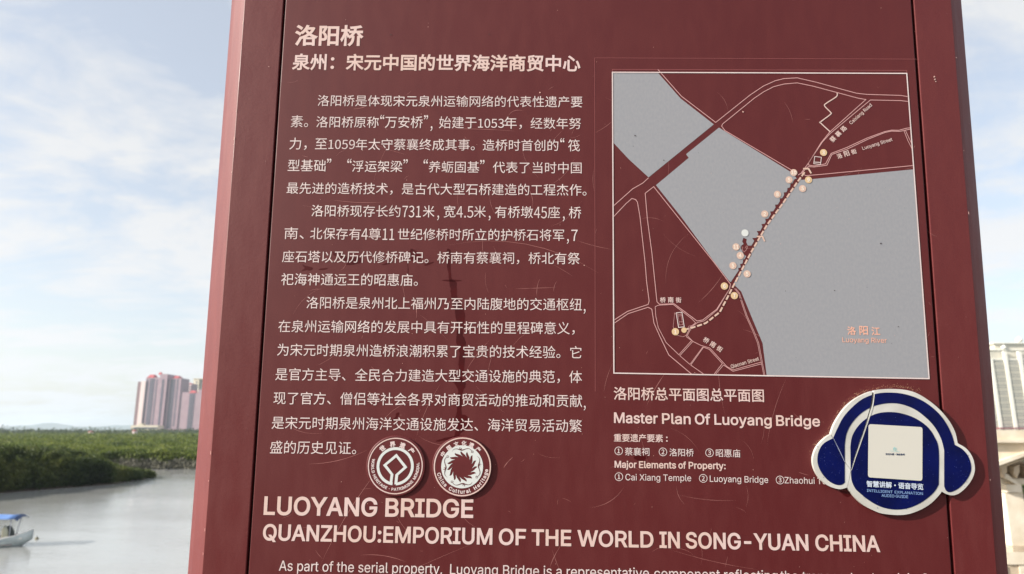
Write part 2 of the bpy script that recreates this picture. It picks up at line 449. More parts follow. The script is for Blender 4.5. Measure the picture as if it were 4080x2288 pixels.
M_LAND = Mat('far_land', lin(92, 100, 66), 0.9, lin(70, 82, 52), .02)
obj('far_land', [(-9000, 560, WATER_Z + .5), (9000, 560, WATER_Z + .5), (9000, 9400, WATER_Z + .6), (-9000, 9400, WATER_Z + .6)], [(0, 1, 2, 3)], M_LAND, kind='structure')

# hills: a real range, its crest following the photographed skyline
M_HILL = Mat('wooded_hill', lin(66, 84, 70), .9, lin(54, 72, 62), .004)
hv = []; hf = []
prof = [(-2600, 1702), (-1500, 1698), (-600, 1690), (-250, 1700), (0, 1704), (60, 1697), (110, 1695), (133, 1697), (160, 1687), (197, 1683), (234, 1687), (287, 1699), (307, 1703),
        (340, 1699), (400, 1700), (457, 1694), (520, 1695), (700, 1701), (1000, 1690), (1600, 1698), (2300, 1694), (3200, 1702), (4300, 1700), (6500, 1704)]
xs = np.linspace(-2600, 6500, 260)
hy = np.interp(xs, [p[0] for p in prof], [p[1] for p in prof])
rows = [(-1.0, 0), (-.6, .45), (-.3, .8), (0, 1), (.5, .8), (1.0, 0)]
for i, x in enumerate(xs):
    top = at(x, hy[i] + 2.2 * noise.noise(Vector((x * .02, 3, 0))), 7000)
    for k, (dy, fz) in enumerate(rows):
        zj = 1 + .12 * noise.noise(Vector((x * .03, k * 3.1, 1)))
        hv.append((top.x * (1 + dy * .08), 7000 + dy * 900, WATER_Z + (top.z - WATER_Z) * fz * (zj if 0 < fz < 1 else 1)))
nr = len(rows)
for i in range(len(xs) - 1):
    for k in range(nr - 1): hf.append((i * nr + k, (i + 1) * nr + k, (i + 1) * nr + k + 1, i * nr + k + 1))
obj('hills', hv, hf, M_HILL, smooth=True, kind='structure')

# haze: one closed box of even thin air
hz = bpy.data.materials.new('haze_air'); hz.use_nodes = True; N = hz.node_tree.nodes; N.remove(N['Principled BSDF'])
pv = N.new('ShaderNodeVolumePrincipled'); pv.inputs['Color'].default_value = (.76, .87, 1, 1); pv.inputs['Density'].default_value = 1.2e-4; pv.inputs['Anisotropy'].default_value = .2
hz.node_tree.links.new(pv.outputs[0], N['Material Output'].inputs['Volume'])
MB().box((-9500, -100, -6), (9500, 9800, 175)).make('haze', hz, kind='stuff')

# ------------------------------------------------------------------ mangroves
def leaf_mat(name, cols, rough=.55):
    m = bpy.data.materials.new(name); m.use_nodes = True; nt = m.node_tree; N = nt.nodes; L = nt.links; b = N['Principled BSDF']
    g = N.new('ShaderNodeNewGeometry'); t = N.new('ShaderNodeTexCoord')
    n = N.new('ShaderNodeTexNoise'); n.inputs['Scale'].default_value = .14; n.inputs['Detail'].default_value = 4; L.new(t.outputs['Object'], n.inputs['Vector'])
    a = N.new('ShaderNodeMath'); a.operation = 'MULTIPLY_ADD'; a.inputs[1].default_value = .2; L.new(g.outputs['Random Per Island'], a.inputs[0])
    mr = N.new('ShaderNodeMapRange'); mr.inputs[1].default_value = .3; mr.inputs[2].default_value = .7; mr.inputs[4].default_value = .8; L.new(n.outputs[0], mr.inputs[0]); L.new(mr.outputs[0], a.inputs[2])
    r = N.new('ShaderNodeValToRGB'); r.color_ramp.elements[0].color = cols[0]; r.color_ramp.elements[1].color = cols[-1]
    for i, c in enumerate(cols[1:-1]): e = r.color_ramp.elements.new((i + 1) / (len(cols) - 1)); e.color = c
    L.new(a.outputs[0], r.inputs[0]); L.new(r.outputs[0], b.inputs['Base Color']); b.inputs['Roughness'].default_value = rough
    b.inputs['Specular IOR Level'].default_value = .25
    tr_ = N.new('ShaderNodeBsdfTranslucent'); mx = N.new('ShaderNodeMixShader'); mx.inputs[0].default_value = .38; L.new(r.outputs[0], tr_.inputs[0])
    L.new(b.outputs[0], mx.inputs[1]); L.new(tr_.outputs[0], mx.inputs[2]); L.new(mx.outputs[0], N['Material Output'].inputs['Surface'])
    return m
M_LEAF = leaf_mat('mangrove_leaves', [lin(38, 50, 22), lin(76, 92, 40), lin(110, 122, 52), lin(136, 138, 72)])
M_BARE = leaf_mat('mangrove_bare_stems', [lin(112, 110, 98), lin(140, 138, 124), lin(120, 120, 104)], .8)
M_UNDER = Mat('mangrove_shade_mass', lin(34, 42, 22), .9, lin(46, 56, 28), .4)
def nz2(x, y, s, seed=0.0): return noise.noise(Vector((x * s, y * s, seed)))
def shore_x(y):   # near bank runs away from the quay, then turns
    return float(np.interp(y, [40, 60, 65, 68, 74.5, 80, 86, 90, 95, 101], [-52, -47.6, -46.9, -45.7, -42.9, -43.3, -44.3, -47.5, -56, -75]))
_cells = {}
def cell(i, j):
    k = (i, j)
    if k not in _cells:
        r_ = random.Random(i * 7919 + j * 104729); _cells[k] = (r_.random(), r_.random(), r_.uniform(.62, 1.15), r_.uniform(.8, 1.25))
    return _cells[k]
def crowns(x, y, size):
    """height of the overlapping rounded crowns, 0 in the gaps, about 1 on the tops"""
    u, v = x / size, y / size; i0, j0 = math.floor(u), math.floor(v); best = 0
    for i in (i0 - 1, i0, i0 + 1):
        for j in (j0 - 1, j0, j0 + 1):
            a, b, h, rr_ = cell(i, j); d2 = ((u - i - a) ** 2 + (v - j - b) ** 2) / (.72 * rr_) ** 2
            if d2 < 1: best = max(best, h * (1 - d2) ** .5)
    return best
def canopy(x, y):
    if y < 101:
        inn = shore_x(y) - x
        if inn < 0: return None
        tip = float(np.interp(y, [54, 60, 70, 74, 80, 86, 90], [4.4, 4.2, 3.6, 2.6, 1.5, .8, .6]))
        base = min(max(3.3, tip), tip * min(1, (inn / 1.2) ** .5) + max(0, inn - 2.2) * .35)
        b = base * (.62 + .42 * crowns(x, y, 2.6)) + .1 * base * nz2(x, y, .16, 2)
    else:
        inn = y - (103.5 + 2.2 * nz2(x, 0, .05, 4) + 1.0 * nz2(x, 0, .3, 2))
        if inn < 0: return None
        base = 2.7 * min(1, (inn / .7) ** .5) + .35 * min(1, max(0, inn - 10) / 60)
        cs = 4.2 if y < 220 else 9.0
        b = base * (.66 + .34 * crowns(x, y, cs)) + .9 * nz2(x, y * .5, .03, 3) * min(1, inn / 8)
    return max(.15, b * (1 + .10 * nz2(x, y, .9, 1)))
def under_surface(name, xr, yr, nx, ny, warp):
    V = []; Fc = []; idx = {}
    ys = yr[0] + (yr[1] - yr[0]) * np.linspace(0, 1, ny) ** warp
    for j, y in enumerate(ys):
        for i in range(nx):
            x = xr[0] + (xr[1] - xr[0]) * i / (nx - 1)
            if y > 120: x = x * (y / 120) ** .8
            c = canopy(x, y); idx[i, j] = len(V)
            V.append((x, y, WATER_Z + (-.3 if c is None else c * .86)))
    for j in range(ny - 1):
        for i in range(nx - 1):
            q = (idx[i, j], idx[i + 1, j], idx[i + 1, j + 1], idx[i, j + 1])
            if max(V[k][2] for k in q) > WATER_Z - .2: Fc.append(q)
    return V, Fc
def clumps(pts, rad, faces_per, up=0.0):
    """leaf-sized faces round each point; pts (n,3), rad (n,)"""
    n = len(pts); k = faces_per
    c = np.repeat(pts, k, axis=0) + rng.normal(0, 1, (n * k, 3)) * np.repeat(rad, k)[:, None] * .75
    a = rng.normal(0, 1, (n * k, 3)); a /= np.linalg.norm(a, axis=1)[:, None]
    b = rng.normal(0, 1, (n * k, 3)); b -= a * np.sum(a * b, axis=1)[:, None]; b /= np.linalg.norm(b, axis=1)[:, None]
    if np.any(up):      # leaves of a sunlit crown lie nearer to level
        u = np.repeat(np.broadcast_to(up, (n,)), k)[:, None]; a[:, 2:] *= 1 - u; b[:, 2:] *= 1 - u
        a /= np.linalg.norm(a, axis=1)[:, None]; b -= a * np.sum(a * b, axis=1)[:, None]; b /= np.linalg.norm(b, axis=1)[:, None]
    r = np.repeat(rad, k)[:, None] * rng.uniform(.5, .95, (n * k, 1))
    V = np.stack([c - a * r - b * r * .45, c + a * r - b * r * .55, c + a * r * .8 + b * r * .5, c - a * r * .9 + b * r * .6], 1).reshape(-1, 3)
    return V
def fast_mesh(name, V, mat, kind, mats2=None, sel=None, parent=None):
    me = bpy.data.meshes.new(name); nq = len(V) // 4
    me.vertices.add(len(V)); me.vertices.foreach_set('co', V.astype(np.float32).ravel())
    me.loops.add(len(V)); me.loops.foreach_set('vertex_index', np.arange(len(V), dtype=np.int32))
    me.polygons.add(nq); me.polygons.foreach_set('loop_start', np.arange(nq, dtype=np.int32) * 4); me.polygons.foreach_set('loop_total', np.full(nq, 4, dtype=np.int32))
    me.materials.append(mat)
    if mats2 is not None:
        me.materials.append(mats2); me.polygons.foreach_set('material_index', sel.astype(np.int32))
    me.update(); me.validate()
    props = dict(kind=kind) if kind else {}
    return link(name, me, parent, **props)
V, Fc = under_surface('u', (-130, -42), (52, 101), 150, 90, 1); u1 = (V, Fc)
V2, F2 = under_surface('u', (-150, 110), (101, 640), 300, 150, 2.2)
obj('mangrove_shade_fill', V + V2, Fc + [tuple(i + len(V) for i in f) for f in F2], M_UNDER, smooth=True, kind='stuff')  # filler surface beneath the leaves, canopy shade put into its dark colour
P3 = []; R3 = []; low = []; UP = []
def put(x, y, n_side=1):
    c = canopy(x, y)
    if c is None: return
    P3.append((x, y, WATER_Z + c * rnd.uniform(.86, 1.0))); R3.append(max(.12, .0015 * y) * rnd.uniform(.8, 1.25)); low.append(0); UP.append(.45)
for _ in range(60000):                       # near thicket, tops
    y = rnd.uniform(54, 101); put(shore_x(y) - abs(rnd.gauss(0, 1)) * 16, y)
for _ in range(36000):                       # near thicket, its face to the water
    y = rnd.uniform(54, 99); fr_ = rnd.random() < .6; x = shore_x(y) - (rnd.uniform(-.1, .3) if fr_ else rnd.uniform(.05, 4.5)); c = canopy(x - (.7 if fr_ else 0), y); bulge = .9 * crowns(3.3, y, 2.3) - .2
    if c: fz = rnd.uniform(.04, .98) if fr_ else rnd.uniform(.84, 1.05); P3.append((x + rnd.uniform(-.2, .3) + (bulge * math.sin(fz * 3.1) + .35 * nz2(fz * 3, y, 1.1, 5) if fr_ else 0), y, WATER_Z + c * fz * (1 + .12 * nz2(x, y, .7, 9)))); R3.append(.13 * rnd.uniform(.7, 1.3)); low.append(0); UP.append(0)
for _ in range(170000):                       # forest roof, thinning with distance as its picture does
    y = 1 / rnd.uniform(1 / 640, 1 / 106.2); put(rnd.uniform(-1.05 * y, .55 * y), y)
for _ in range(26000):                       # forest face along the far shore
    x = rnd.uniform(-100, 60); y = 103.5 + 2.2 * nz2(x, 0, .05, 4) + 1.0 * nz2(x, 0, .3, 2) 
    c = canopy(x, y + 1.0); y -= rnd.uniform(-.2, .35)
    if c: fz = rnd.uniform(.05, 1); P3.append((x, y - .1, WATER_Z + c * fz)); R3.append(.2 * rnd.uniform(.7, 1.2)); low.append(1 if fz < .60 + .2 * nz2(x, 0, .4, 8) else 0); UP.append(0)
P3 = np.array(P3); R3 = np.array(R3); low = np.array(low); UP = np.array(UP)
near = P3[:, 1] < 101.3
fast_mesh('mangrove_thicket', clumps(P3[near], R3[near], 3, UP[near]), leaf_mat('shaded_mangrove_leaves', [lin(30, 40, 20), lin(60, 74, 34), lin(92, 100, 46), lin(122, 118, 68)]), 'stuff')  # leaf colours darkened to paint in the near bank's shade
fast_mesh('mangrove_forest', clumps(P3[~near], R3[~near], 3, UP[~near]), M_LEAF, 'stuff', M_BARE, np.repeat(low[~near], 3))
# mud shelf at the foot of the near bank
mv = []; mf = []
for j, y in enumerate(np.linspace(50, 92, 60)):
    for k, (dx, z) in enumerate(((.9 + .3 * nz2(0, y, .3), -.05), (.1, .16), (-.5, .35), (-4, .5))): mv.append((shore_x(y) + dx, y, WATER_Z + z))
for j in range(59):
    for k in range(3): mf.append((j * 4 + k, j * 4 + k + 1, (j + 1) * 4 + k + 1, (j + 1) * 4 + k))
obj('mud_bank', mv, mf, Mat('wet_mud', lin(84, 66, 52), .45, lin(70, 54, 42), 2, bump=.5, bscale=8, bdist=.05), smooth=True, kind='structure')
# distant wood in front of the towers
pts = []; rr = []
for _ in range(26000):
    y = rnd.uniform(560, 760); x = rnd.uniform(-1.0, .5) * y
    h = 5.6 + 2.6 * nz2(x, y, .022, 7) + 1.6 * nz2(x, y, .09, 3)
    if nz2(x, 0, .05, 12) > .30: h += 2.8
    pts.append((x, y, WATER_Z + max(1.2, h) * rnd.uniform(.25, 1) ** .6)); rr.append(rnd.uniform(.4, .9))
fast_mesh('treeline', clumps(np.array(pts), np.array(rr), 3), leaf_mat('far_tree_leaves', [lin(52, 66, 48), lin(76, 88, 62), lin(96, 106, 74)]), 'stuff')

# ------------------------------------------------------------------ far buildings
M_PINK = Mat('pink_render', lin(164, 142, 150), .8, lin(154, 132, 143), .1)
M_PINKL = Mat('pale_pink_render', lin(224, 206, 204), .8)
M_CREAM = Mat('cream_render', lin(214, 204, 184), .8, lin(204, 194, 174), .1)
M_GLASS = Mat('tinted_window_glass', lin(84, 92, 106), .25, lin(66, 74, 88), .3, spec=.6)
M_ROOF = Mat('red_tile_roof', lin(172, 78, 82), .7)
M_SHADE = Mat('shaded_pink_render', lin(128, 104, 106), .8)  # darker copy of the pink render, shade put into its colour
def bbox_px(x0, x1, ytop, ybot, Y, depth):
    a = at(x0, 1717, Y); b = at(x1, 1717, Y); top = at((x0 + x1) / 2, ytop, Y).z; bot = at((x0 + x1) / 2, ybot, Y).z
    return (a.x, Y, bot), (b.x, Y + depth, top)
def part_box(name, x0, x1, yt, yb, Y, dep, mat, parent, org):
    a, b = bbox_px(x0, x1, yt, yb, Y, dep)
    a = [a[i] - org[i] for i in range(3)]; b = [b[i] - org[i] for i in range(3)]
    return MB().box(a, b).make(name, mat, parent)
def window_stack(x0, x1, yt, yb, Y, org, parent, n, me=None, lean=0):
    a, b = bbox_px(x0, x1, yt, yb, Y, 0); H = b[2] - a[2]; fh = H / n; w = b[0] - a[0]
    vs_ = MB().box((0, -.25, 0), (w, .05, fh * .72)); me = new_mesh('window', vs_.v, vs_.f, M_GLASS)
    for k in range(n): link('window', me, parent, (a[0] - org[0], Y - org[1], a[2] - org[2] + fh * (k + .14)))
LAND = WATER_Z + .5
def tower_org(px, Y): p = at(px, 1717, Y); return Vector((p.x, Y, LAND))
# pink tower
Y = 1000; org = tower_org(640, Y)
t1 = thing('apartment_tower', 'tall pink apartment tower with red roof caps and twin dark window columns beyond the mangroves', 'building', org)
# the pixels below are where the facade meets the eye-level line, so the walls stand plumb
def yb(Y): return 1144 + F * math.tan(PITCH + math.atan((CAMZ - LAND) / Y))
B = yb(Y)
part_box('wing', 528, 541, 1521, B, Y, 22, M_SHADE, t1, org)
part_box('stair_wall', 541, 559, 1519, B, Y - 1.5, 24, M_PINKL, t1, org)  # pale tone paints the sunlight on this strip of wall
part_box('facade', 559, 615, 1505, B, Y, 26, M_PINK, t1, org)
part_box('central_bay', 615, 645, 1491, B, Y - 3, 30, M_PINK, t1, org)
part_box('facade', 645, 702, 1507, B, Y, 26, M_PINK, t1, org)
window_stack(576, 596, 1509, 1700, Y, org, t1, 24)
window_stack(660, 680, 1512, 1708, Y, org, t1, 24)
def hip(name, x0, x1, yt, y0, Y, dep, parent, org):
    a, b = bbox_px(x0, x1, yt, y0, Y - .5, dep); w = (b[0] - a[0]) * .22
    v = [(a[0], a[1], a[2]), (b[0], a[1], a[2]), (b[0], b[1], a[2]), (a[0], b[1], a[2]), (a[0] + w, a[1] + dep * .3, b[2]), (b[0] - w, a[1] + dep * .3, b[2]), (b[0] - w, b[1] - dep * .3, b[2]), (a[0] + w, b[1] - dep * .3, b[2])]
    v = [tuple(p[i] - org[i] for i in range(3)) for p in v]
    return obj(name, v, [(0, 1, 5, 4), (1, 2, 6, 5), (2, 3, 7, 6), (3, 0, 4, 7), (4, 5, 6, 7), (3, 2, 1, 0)], M_ROOF, parent)
for x0_, x1_ in ((563, 569), (602, 607), (625, 634), (648, 653), (686, 692)): window_stack(x0_, x1_, 1512, 1700, Y - (3.05 if x0_ == 625 else 0), org, t1, 24)
hip('roof', 562, 590, 1492, 1505, Y, 14, t1, org); hip('roof', 664, 692, 1497, 1507, Y, 14, t1, org); hip('roof', 606, 618, 1483, 1493, Y, 6, t1, org)
# podium
org2 = tower_org(600, Y - 30)
pod = thing('podium_building', 'low cream podium building with dark window band at the foot of the tallest pink tower', 'building', org2)
part_box('wall', 520, 628, 1695, yb(Y - 30), Y - 30, 16, M_CREAM, pod, org2)
part_box('window_band', 530, 626, 1703, 1709, Y - 30.4, 1, M_GLASS, pod, org2)
part_box('parapet', 548, 566, 1688, 1695, Y - 30, 8, M_CREAM, pod, org2)
# slab block behind
Yb_ = 1080; org3 = tower_org(730, Yb_)
t3 = thing('apartment_block', 'pink slab block with pale balcony bands just right of the tallest pink tower', 'building', org3)
part_box('facade', 703, 748, 1530, yb(Yb_), Yb_, 20, M_PINK, t3, org3)
for k in range(4): part_box('balcony', 708, 744, 1535 + k * 9, 1538.5 + k * 9, Yb_ - 1.5, 2, M_PINKL, t3, org3)
hip('roof', 703, 748, 1526, 1530, Yb_, 12, t3, org3)
# cream tower behind
Yc = 1180; org4 = tower_org(780, Yc)
t4 = thing('cream_tower', 'cream high-rise with stepped top peeking over the lower pink tower', 'building', org4)
part_box('facade', 752, 775, 1512, yb(Yc), Yc, 24, M_CREAM, t4, org4)
part_box('facade', 775, 830, 1508, yb(Yc), Yc + 3, 24, Mat('grey_render', lin(176, 168, 158), .8), t4, org4)
part_box('penthouse', 792, 815, 1486, 1508, Yc + 3, 14, M_CREAM, t4, org4)
part_box('cornice', 750, 832, 1508, 1511, Yc - 1, 26, M_CREAM, t4, org4)
for k in range(5): part_box('window', 762, 767, 1520 + k * 10, 1526 + k * 10, Yc - .3, .6, M_GLASS, t4, org4)
# second pink tower
Yd = 960; org5 = tower_org(760, Yd)
t5 = thing('lower_pink_tower', 'shorter pink tower with a red roof cap beside the red sign edge', 'building', org5)
part_box('facade', 712, 738, 1563, yb(Yd), Yd + 4, 20, M_PINK, t5, org5)
part_box('facade', 738, 800, 1566, yb(Yd), Yd, 24, M_PINK, t5, org5)
part_box('stair_tower', 775, 800, 1552, 1566, Yd, 12, M_PINK, t5, org5)
window_stack(742, 764, 1569, 1716, Yd, org5, t5, 19)
hip('roof', 738, 764, 1556, 1566, Yd, 10, t5, org5)
# cream tower on the right
Ye = 860; org6 = tower_org(4080, Ye)
t6 = thing('white_high_rise', 'white high-rise with tall piers, stacked balconies and urn finials right of the sign', 'building', org6)
M_GLASS2 = Mat('hazy_window_glass', lin(128, 128, 124), .3, lin(104, 106, 106), .4)
M_WHITEB = Mat('cream_white_tile', lin(196, 192, 178), .7, lin(186, 182, 168), .1)
M_WHITEP = Mat('white_pier_tile', lin(226, 224, 214), .7)
part_box('facade', 3900, 4300, 1432, yb(Ye), Ye, 24, M_WHITEB, t6, org6)
part_box('upper_storey', 3950, 4260, 1395, 1432, Ye + 3, 18, M_WHITEB, t6, org6)
part_box('penthouse', 4012, 4200, 1368, 1395, Ye + 5, 14, M_WHITEB, t6, org6)
for c0, c1, y_, z_ in ((3895, 4305, 1430, 1435), (3945, 4265, 1392, 1396), (4008, 4206, 1365, 1369)): part_box('cornice', c0, c1, y_, z_, Ye - 1.2 if y_ == 1430 else Ye + 1.5, 22, M_WHITEP, t6, org6)
for x0 in (3930, 3985, 4045, 4105, 4165, 4225):
    part_box('pier', x0, x0 + 13, 1400 if x0 > 4000 and x0 < 4200 else 1428, yb(Ye), Ye - 2.4, 3, M_WHITEP, t6, org6)
for j, (x0, x1) in enumerate(((3943, 3985), (3998, 4045), (4058, 4105), (4118, 4165))):
    a, b = bbox_px(x0, x1, 1440, 1716, Ye, 0); nfl = 32; fh = (b[2] - a[2]) / nfl; wdt = b[0] - a[0]
    q = MB().box((0, -1.5, 0), (wdt, .1, fh * .58)); me = new_mesh('balcony', q.v, q.f, M_WHITEB)
    q = MB().box((wdt * .04, -.2, fh * .58), (wdt * .96, .12, fh)); mg = new_mesh('window', q.v, q.f, M_GLASS2)
    for k in range(nfl):
        l_ = (a[0] - org6[0], 0, a[2] - org6[2] + fh * k); link('balcony', me, t6, l_)
        if (k + j) % 3 != 1: link('window', mg, t6, l_)
def urn(px, py, Y, parent, org, r):
    p = at(px, py, Y) - org; m_ = MB(); prf = [(0, .5), (.3, .9), (.6, 1.0), (1.0, .9), (1.3, .5), (1.45, .2), (1.8, .08)]
    m_.tube([(p.x, p.y, p.z + h * r) for h, _ in prf], [q * r for _, q in prf], 10); m_.make('finial', M_WHITEP, parent, True)
urn(4000, 1391, Ye + 2, t6, org6, 3.2); urn(4062, 1364, Ye + 4, t6, org6, 4.2); urn(4150, 1364, Ye + 4, t6, org6, 4.2)
part_box('entrance_roof', 3985, 4120, 1704, 1710, Ye - 12, 8, Mat('dark_red_awning', lin(130, 60, 66), .7), t6, org6)
# a few pale houses in the far tree line
for i, (px, w_, hh, col, lab) in enumerate(((356, 9, 7, M_CREAM, 'tiny cream house showing in the far tree line left of the tallest pink tower'),
                                          (531, 10, 11, M_PINKL, 'tiny white gatehouse at the bottom left corner of the tallest pink tower'),)):
    Yh = 545; o_ = tower_org(px, Yh); h_ = thing(('cottage', 'gatehouse')[i], lab, 'house', o_)
    part_box('wall', px - w_ / 2, px + w_ / 2, 1728 - hh, 1742, Yh, 4, col, h_, o_); hip('roof', px - w_ / 2 - 1, px + w_ / 2 + 1, 1728 - hh - 3, 1728 - hh, Yh, 4.6, h_, o_)

# ------------------------------------------------------------------ stone gateway to the right of the sign
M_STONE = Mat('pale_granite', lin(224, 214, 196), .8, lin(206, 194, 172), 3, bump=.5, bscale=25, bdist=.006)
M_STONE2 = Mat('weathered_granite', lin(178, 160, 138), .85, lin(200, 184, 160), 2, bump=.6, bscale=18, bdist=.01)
Yg = 13.0
gb = at(4056, 2300, Yg); org7 = Vector((gb.x, Yg, WATER_Z))
gate = thing('stone_bridge_pavilion', 'pale granite pavilion with moulded eaves, brackets and square columns right of the sign', 'pavilion', org7)
def gp(px, py, Y=Yg): return at(px, py, Y) - org7
def gbox(name, x0, x1, y0, y1, Ya, dep, mat):
    a = gp(x0, y1, Ya); b = gp(x1, y0, Ya)
    return MB().box((a.x, Ya - org7.y, a.z), (b.x, Ya - org7.y + dep, b.z)).make(name, mat, gate)
X1 = 4700
gbox('parapet', 3890, X1, 1714, 1752, Yg - .3, .5, M_STONE)
gbox('parapet_moulding', 3885, X1, 1752, 1764, Yg - .38, .7, M_STONE)
# sloping eave mouldings, front lower edge rising to the right as the roof turns away
def slope(name, pts, Ya, dep, mat):
    v = [gp(x, y, Ya) for x, y in pts]; v2 = [p + Vector((0, dep, 0)) for p in v]; n = len(v)
    return obj(name, v + v2, [tuple(range(n))[::-1], tuple(range(n, 2 * n))] + [(i, (i + 1) % n, n + (i + 1) % n, n + i) for i in range(n)], mat, gate)
slope('eave_slab', [(3900, 1764), (4700, 1764), (4700, 1600), (4082, 1798), (3900, 1872)][:1] + [(4300, 1764), (4082, 1800), (3900, 1862)], Yg - .25, .9, M_STONE)
slope('eave_moulding', [(3900, 1866), (4082, 1804), (4300, 1730), (4300, 1746), (4082, 1819), (3900, 1886)], Yg - .36, .9, M_STONE)
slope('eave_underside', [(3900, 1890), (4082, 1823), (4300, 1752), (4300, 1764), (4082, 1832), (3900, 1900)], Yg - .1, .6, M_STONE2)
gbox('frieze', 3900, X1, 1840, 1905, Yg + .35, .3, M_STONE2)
for x in (3990, 4040, 4110, 4180): 
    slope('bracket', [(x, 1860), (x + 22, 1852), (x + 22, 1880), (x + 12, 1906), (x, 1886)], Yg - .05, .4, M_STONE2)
slope('diagonal_brace', [(4003, 1888), (4015, 1890), (4070, 1934), (4062, 1940), (4003, 1902)], Yg + .0, .25, M_STONE)
gbox('beam', 3990, X1, 1908, 1930, Yg + .1, .5, M_STONE)
for x0, x1 in ((4014, 4070), (4190, 4246), (4380, 4436)):
    gbox('column_capital', x0, x1, 1932, 1962, Yg - .02, .5, M_STONE)
    gbox('column', x0 + 20, x1 + 6, 1964, 2176, Yg + .05, .4, M_STONE)
gbox('wall', 4010, X1, 2050, 2178, Yg + .6, .3, M_STONE2)
gb_ = 0
for r_, (ya, yb_) in enumerate(((2180, 2198), (2200, 2250), (2252, 2300), (2302, 2352), (2354, 2410))):
    x = 3960 if r_ else 3990
    k = 0
    while x < 4500:
        wv = (46, 62, 54, 70)[(k + r_ * 2) % 4]; gbox('stone_block', x, x + wv - 1.6, ya, yb_, Yg - .02 * ((k + r_) % 3), .8, (M_STONE, M_STONE2)[(k + r_) % 2]); x += wv; k += 1
gbox('foundation', 3940, 4520, 2356, 3000, Yg + .02, .9, M_STONE2)
# small tree behind it
tr = thing('garden_tree', 'small green tree between the pavilion columns and the sign edge', 'tree', ground(4034, 2500) + Vector((0, 0, 0)))
to = at(4030, 1990, 16); base = Vector((to.x, 16, WATER_Z)); tr.location = base
MB().tube([(0, 0, 0), (.05, 0, 1.2), (-.03, 0, 2.2)], [.07, .05, .03]).make('trunk', Mat('bark', lin(90, 76, 60), .9), tr, True)
cp = rng.normal(0, 1, (900, 3)) * np.array([.3, .3, .45]) + np.array([0, 0, to.z - WATER_Z])
fast_mesh('crown', clumps(cp, np.full(900, .07), 3), leaf_mat('garden_leaves', [lin(84, 98, 66), lin(112, 124, 86), lin(132, 140, 104)]), None, parent=tr)
MB().box((-1.5, 15, WATER_Z - .6), (30, 30, WATER_Z + .25)).make('river_bank', M_STONE2, kind='structure').location = (9, -3, 0)

# ------------------------------------------------------------------ boat and float
bow = ground(99, 2174)
boat = boat_ = thing('moored_boat', 'small white open boat under a blue canopy moored at the river left', 'boat', (bow.x, bow.y, WATER_Z), (0, 0, math.radians(14)))
boat.scale = (.82, .82, .8)
M_HULL = Mat('white_hull_paint', lin(190, 198, 198), .45, lin(160, 170, 170), 2)
M_GUN = Mat('white_gunwale_paint', lin(240, 236, 230), .5)
M_CANV = Mat('blue_canopy_cloth', lin(112, 148, 206), .6, lin(98, 134, 192), 4)
M_CANVD = Mat('navy_canopy_trim', lin(52, 74, 112), .7)
M_POST = Mat('painted_steel_post', lin(170, 174, 184), .4)
M_DARK = Mat('dark_gear', lin(52, 52, 50), .7, lin(92, 86, 82), 6)
sec = [(-6.0, .55, .50, .5), (-5.0, .72, .45, .62), (-3.5, .82, .42, .66), (-2.0, .80, .44, .62), (-1.0, .66, .52, .5), (-.45, .46, .62, .32), (-.05, .22, .76, .12), (.32, .03, .92, .02)]
hv, hf = [], []; rows_ = []
for x, b, g, bb in sec:
    kz = -.22 + max(0, (x + .5)) * .75
    rows_.append([(x, -b, g), (x, -b * .93, g * .5), (x, -bb * .8, .02 + max(kz + .1, -.1)), (x, 0, kz), (x, bb * .8, .02 + max(kz + .1, -.1)), (x, b * .93, g * .5), (x, b, g)])
for r_ in rows_: hv += r_
for i in range(len(sec) - 1):
    for k in range(6): hf.append((i * 7 + k, i * 7 + k + 1, (i + 1) * 7 + k + 1, (i + 1) * 7 + k))
hf.append(tuple(range(7))[::-1])
ho = obj('hull', hv, hf, M_HULL, boat, True)
so = ho.modifiers.new('thickness', 'SOLIDIFY'); so.thickness = .04; so.offset = 1
for s in (-1, 1): MB().tube([(x, s * b * 1.02, g + .015) for x, b, g, _ in sec], .04, 6).make('gunwale', M_GUN, boat, True)
MB().box((-5.8, -.6, .12), (-.5, .6, .16)).make('deck_boards', Mat('grey_deck', lin(150, 140, 138), .8), boat)
MB().box((-.72, -.36, .44), (-.1, .36, .5)).make('bow_deck', M_GUN, boat)
for x in (-1.7, -3.2): MB().box((x, -.7, .32), (x + .28, .7, .37)).make('thwart', M_GUN, boat)
for x in (-1.0, -3.2, -5.2):
    for s in (-1, 1):
        MB().tube([(x + (.28 if x == -1.0 else 0), s * (.45 if x == -1.0 else .74), .5), (x + .36 * (x == -1), s * .70, 1.66)], .022, 6).make('post', M_POST, boat, True)
cv, cf = [], []
nx_, ny_ = 12, 8
for i in range(nx_ + 1):
    for j in range(ny_ + 1):
        x = -5.6 + 5.15 * i / nx_; y = -.82 + 1.64 * j / ny_
        cv.append((x, y, 1.68 + .17 * (1 - (y / .82) ** 2) + .03 * math.sin(i * 1.57)))
for i in range(nx_):
    for j in range(ny_): a = i * (ny_ + 1) + j; cf.append((a, a + ny_ + 1, a + ny_ + 2, a + 1))
co = obj('canopy', cv, cf, M_CANV, boat, True); so = co.modifiers.new('thickness', 'SOLIDIFY'); so.thickness = .02
fr = MB()
